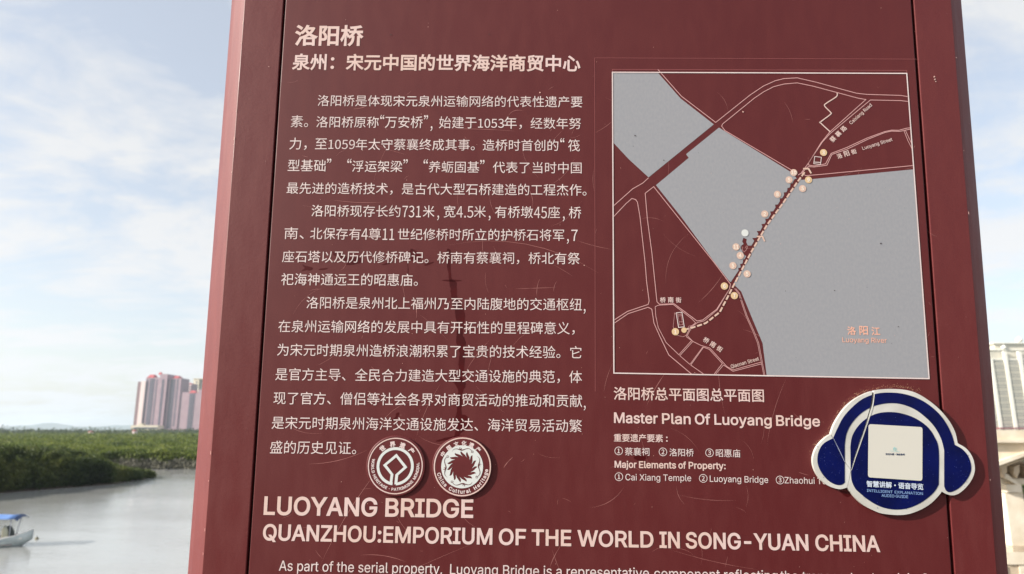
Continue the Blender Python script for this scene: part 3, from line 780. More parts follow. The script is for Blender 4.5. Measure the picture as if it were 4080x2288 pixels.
for j in range(8):
    y0 = -.82 + 1.64 * j / 8; y1 = -.82 + 1.64 * (j + 1) / 8; z0 = 1.69 + .17 * (1 - (y0 / .82) ** 2); z1 = 1.69 + .17 * (1 - (y1 / .82) ** 2)
    fr.add([(-.44, y0, z0), (-.44, y1, z1), (-.26, y1 * 1.0, z1 - .14), (-.26, y0, z0 - .14), (-.46, y0, z0 - .02), (-.46, y1, z1 - .02), (-.29, y1, z1 - .16), (-.29, y0, z0 - .16)], [(0, 1, 2, 3), (7, 6, 5, 4), (2, 6, 7, 3), (0, 3, 7, 4), (1, 5, 6, 2)])
fr.make('canopy_valance', M_CANVD, boat)
MB().box((-1.9, -.55, .3), (-1.55, -.25, .52)).make('crate', Mat('red_brown_crate', lin(150, 84, 70), .7), boat)
MB().tube([(-2.8, .5, .5), (-.6, .18, .62)], .022, 6).make('oar', Mat('varnished_wood', lin(150, 120, 84), .5), boat)
MB().tube([(-.15, -.1, .52), (-.3, -.22, .54), (-.45, 0, .53), (-.3, .18, .54), (-.12, .05, .53)], .025, 6).make('rope_coil', Mat('old_rope', lin(176, 160, 130), .9), boat)
for s in (-1, 1): MB().tube([(x, s * b * 1.01, g * .72) for x, b, g, _ in sec[1:]], .018, 6).make('rubbing_strake', Mat('blue_strake', lin(70, 92, 120), .6), boat, True)
MB().box((-3.2, -.3, .17), (-1.1, .45, .3)).box((-1.6, .1, .3), (-.7, .5, .42)).make('gear_pile', M_DARK, boat)
# cloth-wrapped outboard standing in the bow
bag = thing('covered_bundle', 'cream and dark cloth covered bundle propped in the bow of the boat', 'bundle', boat.matrix_basis @ Vector((-1.05, -.08, .16)), (0, 0, math.radians(14)))
def blob(name, c, r, mat, seed, parent, tilt):
    v, f_ = [], []; nu, nv_ = 16, 10
    for i in range(nv_ + 1):
        th = math.pi * i / nv_
        for j in range(nu):
            ph = 2 * math.pi * j / nu; d = Vector((math.sin(th) * math.cos(ph), math.sin(th) * math.sin(ph), math.cos(th)))
            k = 1 + .16 * noise.noise(d * 1.6 + Vector((seed, 0, 0)))
            q = Vector((d.x * r[0], d.y * r[1], d.z * r[2])) * k; q = Matrix.Rotation(tilt, 3, 'Y') @ q; v.append(Vector(c) + q)
    for i in range(nv_):
        for j in range(nu): f_.append((i * nu + j, (i + 1) * nu + j, (i + 1) * nu + (j + 1) % nu, i * nu + (j + 1) % nu))
    return obj(name, v, f_, mat, parent, True)
blob('pale_cloth', (0, -.06, .42), (.17, .2, .42), Mat('cream_cloth', lin(196, 192, 168), .9), 1.0, bag, math.radians(-8))
blob('dark_cover', (.15, .06, .46), (.16, .22, .40), Mat('dark_tarp', lin(62, 68, 64), .8), 5.0, bag, math.radians(-14))
fp = ground(146, 2148)
fl = thing('mooring_float', 'small dark mooring float on the water in front of the boat bow', 'float', (fp.x, fp.y, WATER_Z))
blob('buoy_body', (0, 0, .02), (.10, .08, .08), Mat('float_plastic', lin(120, 116, 92), .6), 9, fl, 0)
MB().tube([(0, 0, .08), (.02, 0, .15)], .02, 6).make('ring', M_DARK, fl)

# ------------------------------------------------------------------ THE SIGN
sign = bpy.data.objects.new('information_sign', None); COL.objects.link(sign)
sign['label'] = 'large dark red bilingual heritage information sign with pale text and river map, filling the view'
sign['category'] = 'sign'
org = camo.location + RC @ (Vector((0, 0, -S))) + MW @ Vector((0, VB, 0))
sign.matrix_world = Matrix.Translation(org) @ MW.to_4x4()
TOP = .78
GL, GR = -.2545, .4262
uL = P(975 - (173 * 1144 / 2288), 1144)[0]; uR = P(3791 + 92, 1144)[0]
def slab(name, u0, u1, v0, v1, w0, w1, mat, bev=.0008):
    """a sheet-metal panel with small bevelled edges"""
    def r(i, w): return [(u0 + i, v0 + i - VB, w), (u1 - i, v0 + i - VB, w), (u1 - i, v1 - i - VB, w), (u0 + i, v1 - i - VB, w)]
    V = r(0, w0) + r(0, w1 - bev) + r(bev * .3, w1 - bev * .3) + r(bev, w1); Fc = [(3, 2, 1, 0), (12, 13, 14, 15)]
    for k in range(3):
        for i in range(4): Fc.append((k * 4 + i, k * 4 + (i + 1) % 4, (k + 1) * 4 + (i + 1) % 4, (k + 1) * 4 + i))
    return obj(name, V, Fc, mat, sign)
VB0 = VB + .10
slab('text_panel', GL + .0016, GR - .0008, VB0, TOP - .03, -.005, 0, M_PANEL, .0009)
slab('side_panel', uL, GL - .0010, VB0, TOP, -.006, -.0002, M_BORDER)
slab('side_panel', GR + .0022, uR, VB0, TOP, -.006, -.0002, M_BORDER)
# casing: flared, rounded sides behind the front sheets
dl, dr = .0262, .034
prof = [(uL + .0006, -.0008), (uL - .006, -.0065), (uL - .019, -.0187), (uL - dl + .001, -.0257), (uL - dl - .0012, -.029), (uL - dl - .0018, -.033), (uL - dl - .0018, -.14),
        (uR + .0185, -.14), (uR + .0185, -.016), (uR + .0180, -.0125), (uR + .0168, -.0100), (uR + .0150, -.0087), (uR + .012, -.0070), (uR + .004, -.0028), (uR - .0006, -.0008)]
mid = [(uR - .002, -.0061), (uL + .002, -.0061)]
pr = prof + mid; n = len(pr); V = [(u, v - VB, w) for v in (VB0 - .0, TOP + .012) for u, w in pr]
obj('casing', V, [tuple(range(n))[::-1], tuple(range(n, 2 * n))][::-1] + [(i, (i + 1) % n, n + (i + 1) % n, n + i) for i in range(n)][:n],
    panel_mat('sunlit_red_paint', lin(98, 36, 37), lin(118, 58, 57), 0.45, .5, .2, 400, .0001, .45), sign)  # the sign's red, paled to paint in sun sheen on the left flank
me = sign.children[-1].data
bm = bmesh.new(); bm.from_mesh(me); bmesh.ops.recalc_face_normals(bm, faces=bm.faces); bm.to_mesh(me); bm.free()
MB().box((uL - .0, -.0 , -.0055), (uR, TOP - VB - .05, -.0052)).make('joint_backing', M_GAP, sign)
MB().box((uL - .06, 0, -.2), (uR + .06, .101, .03)).make('plinth', M_STONE2, sign)

c1 = crop(1000, 0, 1400 / 2529); c2 = crop(1000, 700, 1400 / 2529); c3 = crop(960, 1480, 1440 / 2575)
c4 = crop(2300, 200, 1500 / 2550); c5 = crop(2300, 800, 1500 / 2550); c6 = crop(2350, 1450, 1000 / 2408)
HB = 0.0
# headings
BH = .030
text_line([('洛阳桥', HAN, c1(318, 326), c1(800, 328), None, .030)], M_INKB, sign)
text_line([('泉州：宋元中国的世界海洋商贸中心', HAN, c1(298, 502), c1(2368, 514), None, .026)], M_INKB, sign)
# body: per line, runs of text with their measured ends
def body(cf, runs):
    segs = []
    for t_, x0, y0, x1, y1 in runs: segs.append((t_, HAN, cf(x0, y0), cf(x1, y1), None if len(t_) > 3 else 45 + 0 * y0, -0.002))
    text_line(segs, M_INK, sign)
body(c1, [('洛阳桥是体现宋元泉州运输网络的代表性遗产要', 478, 764, 2385, 774)])
body(c1, [('素。', 285, 917, 410, 917), ('洛阳桥原称', 468, 918, 918, 921), ('“', 927, 921, 957, 921), ('万安桥', 963, 921, 1235, 923), ('”', 1243, 923, 1273, 923), (',', 1292, 923, 1306, 923), ('始建于', 1353, 924, 1622, 926), ('1053', 1634, 926, 1820, 927), ('年，', 1822, 927, 1950, 928), ('经数年努', 2012, 928, 2375, 930)])
body(c1, [('力，', 275, 1077, 400, 1077), ('至', 460, 1078, 545, 1078), ('1059', 556, 1079, 746, 1080), ('年太守蔡襄终成其事。', 752, 1080, 1610, 1084), ('造桥时首创的', 1668, 1085, 2212, 1088), ('“', 2226, 1088, 2256, 1088), ('筏', 2283, 1090, 2367, 1090)])
body(c1, [('型基础', 263, 1234, 535, 1236), ('”', 543, 1236, 575, 1236), ('“', 690, 1237, 721, 1237), ('浮运架梁', 726, 1238, 1088, 1240), ('”', 1095, 1240, 1127, 1240), ('“', 1240, 1241, 1272, 1241), ('养蛎固基', 1278, 1242, 1642, 1245), ('”', 1648, 1245, 1680, 1245), ('代表了当时中国', 1740, 1246, 2380, 1250)])
body(c1, [('最先进的造桥技术，是古代大型石桥建造的工程杰作。', 255, 1395, 2415, 1410)])
body(c2, [('洛阳桥现存长约', 433, 294, 1074, 299), ('731', 1088, 299, 1222, 300), ('米', 1236, 300, 1320, 301), (',', 1340, 301, 1354, 301), ('宽', 1386, 301, 1472, 301), ('4.5', 1478, 302, 1600, 302), ('米', 1604, 302, 1690, 303), (',', 1710, 303, 1724, 303), ('有桥墩', 1756, 304, 2030, 306), ('45', 2036, 306, 2130, 307), ('座', 2136, 307, 2224, 307), (',', 2244, 308, 2258, 308), ('桥', 2288, 308, 2377, 309)])
body(c2, [('南、', 238, 457, 380, 458), ('北保存有', 424, 458, 788, 462), ('4', 793, 462, 840, 462), ('尊', 846, 463, 934, 463), ('11', 946, 463, 1030, 464), ('世纪修桥时所立的护桥石将军', 1056, 464, 2254, 470), (',', 2274, 470, 2288, 470), ('7', 2306, 471, 2352, 471)])
body(c2, [('座石塔以及历代修桥碑记。桥南有蔡襄祠，桥北有祭', 223, 624, 2368, 639)])
body(c2, [('祀海神通远王的昭惠庙。', 215, 789, 1200, 795)])
body(c2, [('洛阳桥是泉州北上福州乃至内陆腹地的交通枢纽', 397, 957, 2382, 972), (',', 2394, 974, 2408, 974)])
body(c2, [('在泉州运输网络的发展中具有开拓性的里程碑意义，', 195, 1127, 2330, 1143)])
body(c2, [('为宋元时期泉州造桥浪潮积累了宝贵的技术经验。它', 187, 1297, 2378, 1317)])
body(c3, [('是官方主导、全民合力建造大型交通设施的典范，体', 243, 64, 2430, 84)])
body(c3, [('现了官方、僧侣等社会各界对商贸活动的推动和贡献', 230, 234, 2432, 256), (',', 2442, 258, 2456, 258)])
body(c3, [('是宋元时期泉州海洋交通设施发达、海洋贸易活动繁', 217, 410, 2430, 434)])
body(c3, [('盛的历史见证。', 205, 586, 820, 592)])
# English headings
def words(base, slope_, ws, size, bold, mat, fnt=SANS):
    x_0, y_0 = base
    text_line([(t_, fnt, (a, y_0 + (a - x_0) * slope_), (b, y_0 + (b - x_0) * slope_), size, bold) for t_, a, b in ws], mat, sign)
words((1052, 2049.5), .0149, [('LUOYANG', 1052.3, 1499.6), ('BRIDGE', 1537, 1882.7)], 69, .038, M_INKB)
words((1048, 2151.5), .0190, [('QUANZHOU:EMPORIUM', 1048, 1959.3), ('OF', 1989, 2093.5), ('THE', 2120, 2274), ('WORLD', 2303, 2602), ('IN', 2630, 2707), ('SONG-YUAN', 2735, 3220), ('CHINA', 3252, 3505)], 61, .036, M_INKB)
words((1111, 2274), .0205, [('As part of the serial property,', 1111, 1761), ('Luoyang Bridge is a representative', 1793, 2586), ('component', 2607, 2869), ('reflecting', 2886, 3099), ('the', 3110, 3180), ('transport network in Q', 3197, 3704)], 40, .004, M_INK)
words((2447.6, 1684.6), .0176, [('Master', 2447.6, 2620), ('Plan', 2639, 2751), ('Of', 2770, 2829), ('Luoyang', 2848, 3074), ('Bridge', 3094, 3266.5)], 40, .030, M_INKB)
text_line([('洛阳桥总平面图总平面图', HAN, (2446, 1593), (3044, 1602), None, .012)], M_INKB, sign)
text_line([('重要遗产要素', HAN, c6(232, 746), c6(702, 752), None, .014), (':', SANS, c6(734, 745), c6(746, 745), 26, .03)], M_INKB, sign)
def ring_num(num, cxp, cyp, r=15.5):
    c = P(cxp, cyp, .0003); rr_ = r * S / F * 1.02
    Vv, Tt = glyph_at(num, HAN, c, rr_ * 1.05, 0, .0003, .02)
    outer = np.array([(c[0] + rr_ * math.cos(t), c[1] + rr_ * math.sin(t)) for t in np.arange(28) * 2 * math.pi / 28]); inner = (outer - np.array(c)) * .86 + np.array(c)
    k = len(Vv); Vv += [(x, y - VB, .0003) for x, y in outer] + [(x, y - VB, .0003) for x, y in inner]
    Tt = list(Tt) + [(k + i, k + (i + 1) % 28, k + 28 + (i + 1) % 28, k + 28 + i) for i in range(28)]
    return Vv, Tt
def numbered_line(rings, segs, name='text_line'):
    V, T = text_between(segs, .0003)
    for num, x, y in rings:
        v, t_ = ring_num(num, x, y); k = len(V); V += v; T += [tuple(i + k for i in q) for q in t_]
    obj(name, V, T, M_INK, sign)
numbered_line([('1', 2465, 1797), ('2', 2641.5, 1801), ('3', 2827, 1804.5)],
              [('蔡襄祠', HAN, (2490, 1815), (2587.5, 1816.5), None, .001), ('洛阳桥', HAN, (2667.7, 1818), (2764.4, 1819.5), None, .001), ('昭惠庙', HAN, (2852.5, 1821), (2950, 1823), None, .001)])
words((2449.7, 1863.2), .0142, [('Major', 2449.7, 2536), ('Elements', 2547, 2693), ('of', 2704, 2733), ('Property:', 2745, 2890.7)], 26, .034, M_INKB)
numbered_line([('1', 2466, 1900), ('2', 2802, 1906.5), ('3', 3108, 1913)],
              [('Cai Xiang Temple', SANS, (2492, 1913.9), (2754, 1917.8), 25, .004), ('Luoyang Bridge', SANS, (2828.4, 1920), (3061, 1924.5), 25, .004), ('Zhaohui', SANS, (3126.6, 1926), (3246, 1928.5), 25, .004), ('Temple', SANS, (3257, 1929), (3366, 1931.5), 25, .004)])

# ------------------------------------------------------------------ the map
W1, W2, W3, W4, W5 = .00012, .00022, .00034, .00046, .0006
PXM = S / F * 1.01
mapo = bpy.data.objects.new('site_map', None); COL.objects.link(mapo); mapo.parent = sign
mapo['label'] = 'printed plan of grey river, pink road lines and a dashed bridge route'
mA = crop(3000, 400, 700 / 2529); mB = crop(2800, 900, 300 / 1445); mC = crop(2550, 1150, 550 / 2271)
pA = [c4(*p) for p in ((240, 152), (545, 152), (700, 328), (925, 503), (483, 862), (350, 740), (240, 622))]
Lx = ([712, 798, 900, 939, 978, 1020, 1080, 1125], [3171, 3111, 3041, 3019, 2995, 2973, 2943, 2912])
Rx = ([712, 798, 900, 939, 975, 1000, 1020, 1080, 1125, 1138], [3192, 3127, 3056, 3031, 3011, 2996, 2991, 2954, 2926, 2919])
xl = lambda y: float(np.interp(y, *Lx)); xr = lambda y: float(np.interp(y, *Rx))
left = [(xl(714) - 4, 714)]
for tx, ty in ((3149.5, 732), (3137.6, 749), (3123, 767), (3106.6, 791), (3088, 816), (3068.8, 843), (3048.8, 872.5), (3033.5, 893), (3014.7, 921.3), (2997, 949)):
    left += [(xl(ty - 1), ty - 1), (tx, ty), (xl(ty + 11) - 1, ty + 11)]
left += [mB(*p) for p in ((935, 380), (865, 378), (835, 315), (845, 255), (780, 232), (757, 300), (785, 350), (740, 380), (730, 430), (755, 480), (790, 550), (835, 585))]
for tx, ty in ((2960.3, 1034), (2949, 1052), (2941, 1068)):
    left += [(xl(ty - 1), ty - 1), (tx, ty), (xl(ty + 10) - 1, ty + 10)]
left += [(2912, 1124), (2907, 1122)]
pB = [c4(*p) for p in ((960, 525), (1440, 822), (1475, 855), (1487, 870))] + left + [c5(600, -20)][:0] + [c4(*p) for p in ((932, 1440), (700, 1125), (533, 915), (755, 730), (737, 705))]
right = []
y_ = 1130; j_ = 0
while y_ > 718:
    right += [(xr(y_) + (2.2 if j_ % 2 else 0), y_), (xr(y_ - 9) + (2.2 if j_ % 2 else 0), y_ - 9)]; y_ -= 12; j_ += 1
pC = [(3193, 717)] + [c4(1600, 873), c4(2275, 808)] + [c4(2308, 1200), c5(2383 - 4, 1200), c5(1283, 1184), c5(1255, 965), c5(1190, 810), c5(1110, 615), c5(1068, 575)] + right
for pl in (pA, pB, pC): flat('river_area', [np.array([P(x, y, W1) for x, y in pl])], W1, M_RIVER, mapo)
def lines(name, sets, mat, w):
    """ribbons joined into one printed layer; sets: (polyline in photo pixels, width in pixels)"""
    V = []; T = []
    for pts, wd in sets:
        p = np.array([P(x, y, w) for x, y in pts]); h = wd * PXM / 2; n = len(p); closed = np.linalg.norm(p[0] - p[-1]) < 1e-7
        if closed: p = p[:-1]; n -= 1
        e = (np.roll(p, -1, axis=0) - p); 
        if not closed: e[-1] = e[-2]
        e /= np.linalg.norm(e, axis=1)[:, None] + 1e-12; e0 = np.roll(e, 1, axis=0)
        if not closed: e0[0] = e[0]
        n0 = np.stack([-e0[:, 1], e0[:, 0]], 1); n1 = np.stack([-e[:, 1], e[:, 0]], 1); m = n0 + n1; q = np.sum(m * m, axis=1)[:, None]
        off = 2 * m / np.maximum(q, .8) * h; k = len(V)
        V += [(x, y - VB, w) for x, y in p - off] + [(x, y - VB, w) for x, y in p + off]
        for i in range(n if closed else n - 1): j = (i + 1) % n; T.append((k + i, k + j, k + n + j, k + n + i))
    return obj(name, V, T, mat, mapo)
def sm(pts, corners=(), n=5): return [tuple(q) for q in resample_smooth(pts, corners, n, closed=False)]
f4 = lambda L: [c4(*p) for p in L]; f5 = lambda L: [c5(*p) for p in L]; fA = lambda L: [mA(*p) for p in L]; fC = lambda L: [mC(*p) for p in L]; fB = lambda L: [mB(*p) for p in L]
LW = 2.7
roads = [
    (f4([(545, 130), (705, 312), (938, 490), (1170, 305), (1262, 243), (1340, 208), (1400, 193), (1490, 188), (1620, 218), (1890, 292), (1960, 300), (2190, 307), (2238, 315)]), LW),
    (f4([(1450, 812), (1000, 545), (978, 515), (985, 500), (1200, 325), (1262, 283), (1330, 248), (1400, 230), (1490, 222), (1600, 245), (1900, 325), (1955, 335), (1710, 555), (1650, 630), (1570, 760), (1515, 835), (1495, 847)]), LW),
    (f4([(2240, 348), (2190, 342), (1985, 338)]) + fA([(1680, 5), (1110, 480), (1000, 600), (800, 900), (805, 935), (880, 945), (1045, 915), (1125, 765), (1350, 680), (1640, 545), (1900, 450), (2000, 430), (2100, 432), (2200, 405), (2262, 395)]), LW),
    (fA([(2262, 415), (2180, 434), (2110, 448), (2000, 443), (1900, 464), (1650, 563), (1360, 702), (1135, 780), (1065, 935), (880, 960), (800, 955), (770, 975), (705, 1050), (760, 1085), (1000, 1065), (2300, 940)]), LW),
    (fA([(2175, 440), (2230, 580), (2290, 700)]), 2.2), (fA([(2195, 432), (2240, 530), (2285, 625)]), 2.2),
    (f4([(243, 1058), (375, 940), (445, 900), (483, 865)]), LW),
    (f4([(243, 1132), (330, 1040), (370, 1005), (395, 1012), (408, 1030), (425, 1130), (460, 1445)]) + f5([(470, 550), (487, 680), (480, 703), (340, 750), (250, 808)]), LW),
    (f5([(540, 685), (505, 350)]) + f4([(475, 1145), (460, 970), (518, 925), (535, 947), (932, 1445)]) + f5([(1038, 566), (1030, 600), (945, 735), (850, 808), (812, 815), (655, 698), (558, 702), (540, 685)]), LW),
    (f5([(250, 830), (345, 765), (480, 722), (505, 735), (520, 830), (560, 920), (620, 1045), (775, 1175)]), LW),
    (fC([(1045, 1405), (835, 1260), (1045, 965), (1140, 1000), (1355, 1235), (1220, 1408)]), 2.2),
    (fC([(1245, 1408), (1375, 1258), (1530, 1362), (2000, 1240)]), 2.2),
    (fC([(2000, 1210), (1530, 1340), (1430, 1285), (1150, 980), (1000, 935), (870, 870), (795, 795), (780, 770), (850, 630), (945, 560), (1060, 530), (1270, 350), (1475, 5)]), 2.2),
    (fC([(820, 1248), (655, 1105), (865, 875)]), 2.2), (fC([(640, 1090), (850, 855), (770, 800), (760, 775), (830, 630), (915, 565), (855, 500), (545, 262), (300, 275), (250, 300), (260, 450), (300, 640), (430, 890), (640, 1090)]), 2.2),
    (fC([(825, 1245), (1035, 960)]), 2.0),
    (fC([(1555, 0), (1620, 80), (1740, 440), (1855, 700), (1935, 900), (2035, 1420)]), 1.8), (fC([(1575, 0), (1638, 80), (1758, 440), (1873, 695), (1953, 895), (2053, 1420)]), 1.8),
    (fB([(770, 400), (760, 470), (800, 500), (840, 455), (850, 440), (820, 410), (845, 385), (862, 402), (850, 440)]), 1.2),
]
lines('road_line', roads, M_ROAD, W2)
lines('lane_line', [(sm(f4([(1760, 290), (1755, 315), (1690, 358), (1675, 378), (1715, 420), (1715, 435), (1650, 485), (1650, 495), (1715, 555)])), 4.2)], M_INKB, W3)
lines('temple_outline', [(fA([(890, 808), (985, 820), (972, 925), (875, 912), (890, 808)]), 2.6), (fA([(885, 890), (970, 895)]), 3.0), (fC([(595, 400), (690, 390), (728, 630), (635, 640), (595, 400)]), 2.6)], M_INK, W3)
lines('temple_plan_line', [(fC(l), 1.1) for l in ([(608, 432), (692, 424)], [(610, 455), (694, 446)], [(618, 400), (650, 600)], [(672, 392), (700, 600)], [(640, 550), (705, 545)], [(640, 600), (715, 594)], [(600, 432), (570, 400), (545, 630), (560, 660)], [(600, 765), (710, 795), (760, 770)], [(800, 650), (800, 620), (880, 600)])], M_ROAD, W3)
lines('map_frame', [([(2440, 288.2), (3612.9, 292.9), (3701.7, 1508.8), (2445.9, 1487), (2440, 288.2)], 4.6)], M_INK, W4)
lines('outline', [([(2440, 288), (2440, 277), (3613, 281), (3613, 292)], 1.8), ([(2371.5, 1560), (2369.5, 231), (3652, 236)], 1.4)], M_FAINT, W2)
# the dashed walking route
route = [c5(*p) for p in ((722, 875), (780, 860), (870, 830), (965, 755), (1015, 660), (1060, 572), (1180, 345), (1285, 165))] + [c4(*p) for p in ((1395, 1035), (1490, 895), (1560, 800))]
rt = np.array([P(x, y, W3) for x, y in route]); seg = np.linalg.norm(np.diff(rt, axis=0), axis=1); cum = np.concatenate([[0], np.cumsum(seg)])
def rp(s): return np.array([np.interp(s, cum, rt[:, 0]), np.interp(s, cum, rt[:, 1])])
s = 0; DL, DG = 20 * PXM, 7 * PXM
while s < cum[-1] - DL:
    a, m_, b = rp(s), rp(s + DL / 2), rp(s + DL); h = 3.4 * PXM
    d = (b - a) / np.linalg.norm(b - a); nv = np.array([-d[1], d[0]]) * h
    V = [a - nv, m_ - nv, b - nv, b + nv, m_ + nv, a + nv]
    obj('route_dash', [(x, y - VB, W3) for x, y in V], [(0, 1, 4, 5), (1, 2, 3, 4)], M_PEACH, mapo); s += DL + DG
lines('route_arrow', [(fA([(722, 985), (800, 985), (838, 1052)]), 6.5), (fB([(1038, 205), (1145, 205), (1190, 300)]), 6)], M_PEACH, W4)
def marker(txt, x, y, mat, r=14.2, name='marker'):
    c = P(x, y, W4); rr_ = r * PXM; n = 24
    obj(name, [(c[0] + rr_ * math.cos(t), c[1] + rr_ * math.sin(t) - VB, W4) for t in np.arange(n) * 2 * math.pi / n], [tuple(range(n))], mat, mapo)
    if txt:
        V = []; T = []
        for i, ch in enumerate(txt):
            o_ = (i - (len(txt) - 1) / 2) * rr_ * .78
            v, t_ = glyph_at(ch, HAN, (c[0] + o_, c[1]), rr_ * .98, 0, W5, .06); k = len(V); V += v; T += [tuple(i_ + k for i_ in q) for q in t_]
        obj('numeral', V, T, M_PALE, mapo)
for t_, x, y, m_ in (('3', 3281.2, 608.1, M_PEACH2), ('10', 3162.5, 687.9, M_PEACH), ('5', 3143.9, 716.9, M_PEACH), ('9', 3221.4, 716.9, M_PEACH2), ('5', 3197.9, 751.5, M_PEACH), ('8', 3097.7, 774.5, M_PEACH),
                     ('2', 3047, 852.9, M_PEACH), ('11', 2932.9, 984.1, M_PEACH), ('4', 2949.5, 1018.7, M_PEACH), ('5', 2920.4, 1058.8, M_PEACH), ('5', 2976.9, 1091.8, M_PEACH), ('6', 2886.2, 1140.2, M_PEACH2), ('7', 2926, 1178.2, M_PEACH2), ('1', 2691, 1322, M_PEACH2)):
    marker(t_, x, y, m_)
marker('', 2968.2, 928.6, M_SEAL); marker('', 2725.4, 1315.7, M_PEACH2, 10.6, 'route_start')
def maptext(segs, mat): 
    V, T = text_between(segs, W3); obj('map_lettering', V, T, mat, mapo)
def spaced(txt, pl, pr, bold=.02, size=None):
    """characters evenly spaced from pl to pr (foot line), each its own run"""
    n = len(txt); pl = np.array(pl); pr = np.array(pr); L = np.linalg.norm(pr - pl); adv = .69
    cw = L / (n - 1 + adv) * adv; d = (pr - pl) / L; st = (L - cw) / (n - 1)
    return [(c, HAN, tuple(pl + d * st * i), tuple(pl + d * (st * i + cw)), None, bold) for i, c in enumerate(txt)]
maptext(spaced('桥南街', (2630.4, 1205.7), (2714.7, 1206.4)), M_INKB)
maptext(spaced('桥南街', (2799, 1359), (2871, 1405)), M_INKB)
maptext(spaced('蔡襄路', (3318.9, 568.8), (3376.4, 513.2)), M_INKB)
maptext(spaced('洛阳街', (3339, 633.9), (3415.2, 610.9)), M_INKB)
maptext(spaced('洛阳江', (3377.6, 1334), (3507, 1336)), M_PEACHT)
for t_, a, b, sz, mt in (('Qiaonan Street', (2914.5, 1468.5), (3025.2, 1435.8), 14.5, M_INKB), ('Caixiang Road', (3391.7, 496.9), (3475.5, 421.6), 13, M_INKB), ('Luoyang Street', (3438.7, 597.9), (3556.9, 561), 13, M_INKB), ('Luoyang River', (3357, 1363.5), (3533.5, 1366.5), 19, M_PEACHT)):
    maptext([(t_, SANS, a, b, sz, .012)], mt)

# ------------------------------------------------------------------ stains, scratches, chips
def ragged(pts, amp, n=5, seed=0):
    q = resample_smooth(pts, n=n); r = random.Random(seed)
    return np.array([(x + r.gauss(0, amp), y + r.gauss(0, amp * .6)) for x, y in q])
def stain(fn, pts, amp=1.5, seed=0, label=None, mat=None):
    q = ragged([fn(*p) for p in pts], amp, seed=seed)
    kw = dict(label=label) if label else {}
    flat('stain', [np.array([P(x, y, .00007) for x, y in q])], .00007, mat or M_STAIN, sign, **kw)
stain(c2, [(1405, 540), (1436, 540), (1434, 640), (1447, 742), (1478, 770), (1482, 860), (1498, 900), (1534, 975), (1538, 1080), (1524, 1150), (1544, 1200), (1536, 1395), (1512, 1440), (1492, 1360), (1500, 1280), (1476, 1180), (1484, 1080), (1462, 960), (1440, 870), (1430, 780), (1412, 650)], 1.3, 1, 'long dark vertical smear through the Chinese text')
stain(c3, [(1530, 0), (1590, 60), (1600, 110), (1582, 150), (1572, 290), (1622, 325), (1640, 385), (1580, 430), (1550, 470), (1575, 478), (1515, 480), (1530, 400), (1530, 330), (1545, 200), (1538, 110), (1480, 40)], 1.5, 2)
stain(c2, [(1375, 752), (1440, 748), (1520, 755), (1470, 764), (1400, 760)], .5, 3)
stain(c2, [(590, 550), (640, 545), (700, 590), (780, 590), (800, 620), (740, 640), (690, 642), (680, 620), (640, 590), (600, 575)], 1.2, 4)
stain(c2, [(1150, 530), (1210, 560), (1222, 600), (1170, 615), (1140, 580)], 1.5, 5)
stain(c2, [(370, 640), (400, 650), (440, 662), (436, 680), (400, 682), (360, 688), (385, 665)], 1.0, 6)
stain(c2, [(490, 672), (550, 664), (545, 674), (500, 680)], .6, 7); stain(c2, [(940, 640), (990, 625), (1000, 632), (960, 644)], .6, 8)
stain(c2, [(1122, 620), (1130, 640), (1134, 700), (1126, 715), (1128, 660)], .4, 9); stain(c2, [(1250, 640), (1310, 620), (1312, 628), (1262, 648)], .5, 10)
stain(c3, [(1390, 495), (1470, 470), (1560, 458), (1580, 466), (1480, 486), (1410, 500)], .9, 11)
stain(c3, [(1105, 300), (1128, 293), (1112, 330), (1085, 355), (1075, 350), (1100, 325)], .5, 12)
stain(c6, [(430, 885), (540, 880), (545, 910), (480, 930), (430, 915)], 1.5, 13)
stain(crop(3180, 1960, .3494), [(480, -10), (560, -5), (600, 30), (560, 60), (500, 20)], 1.5, 14)
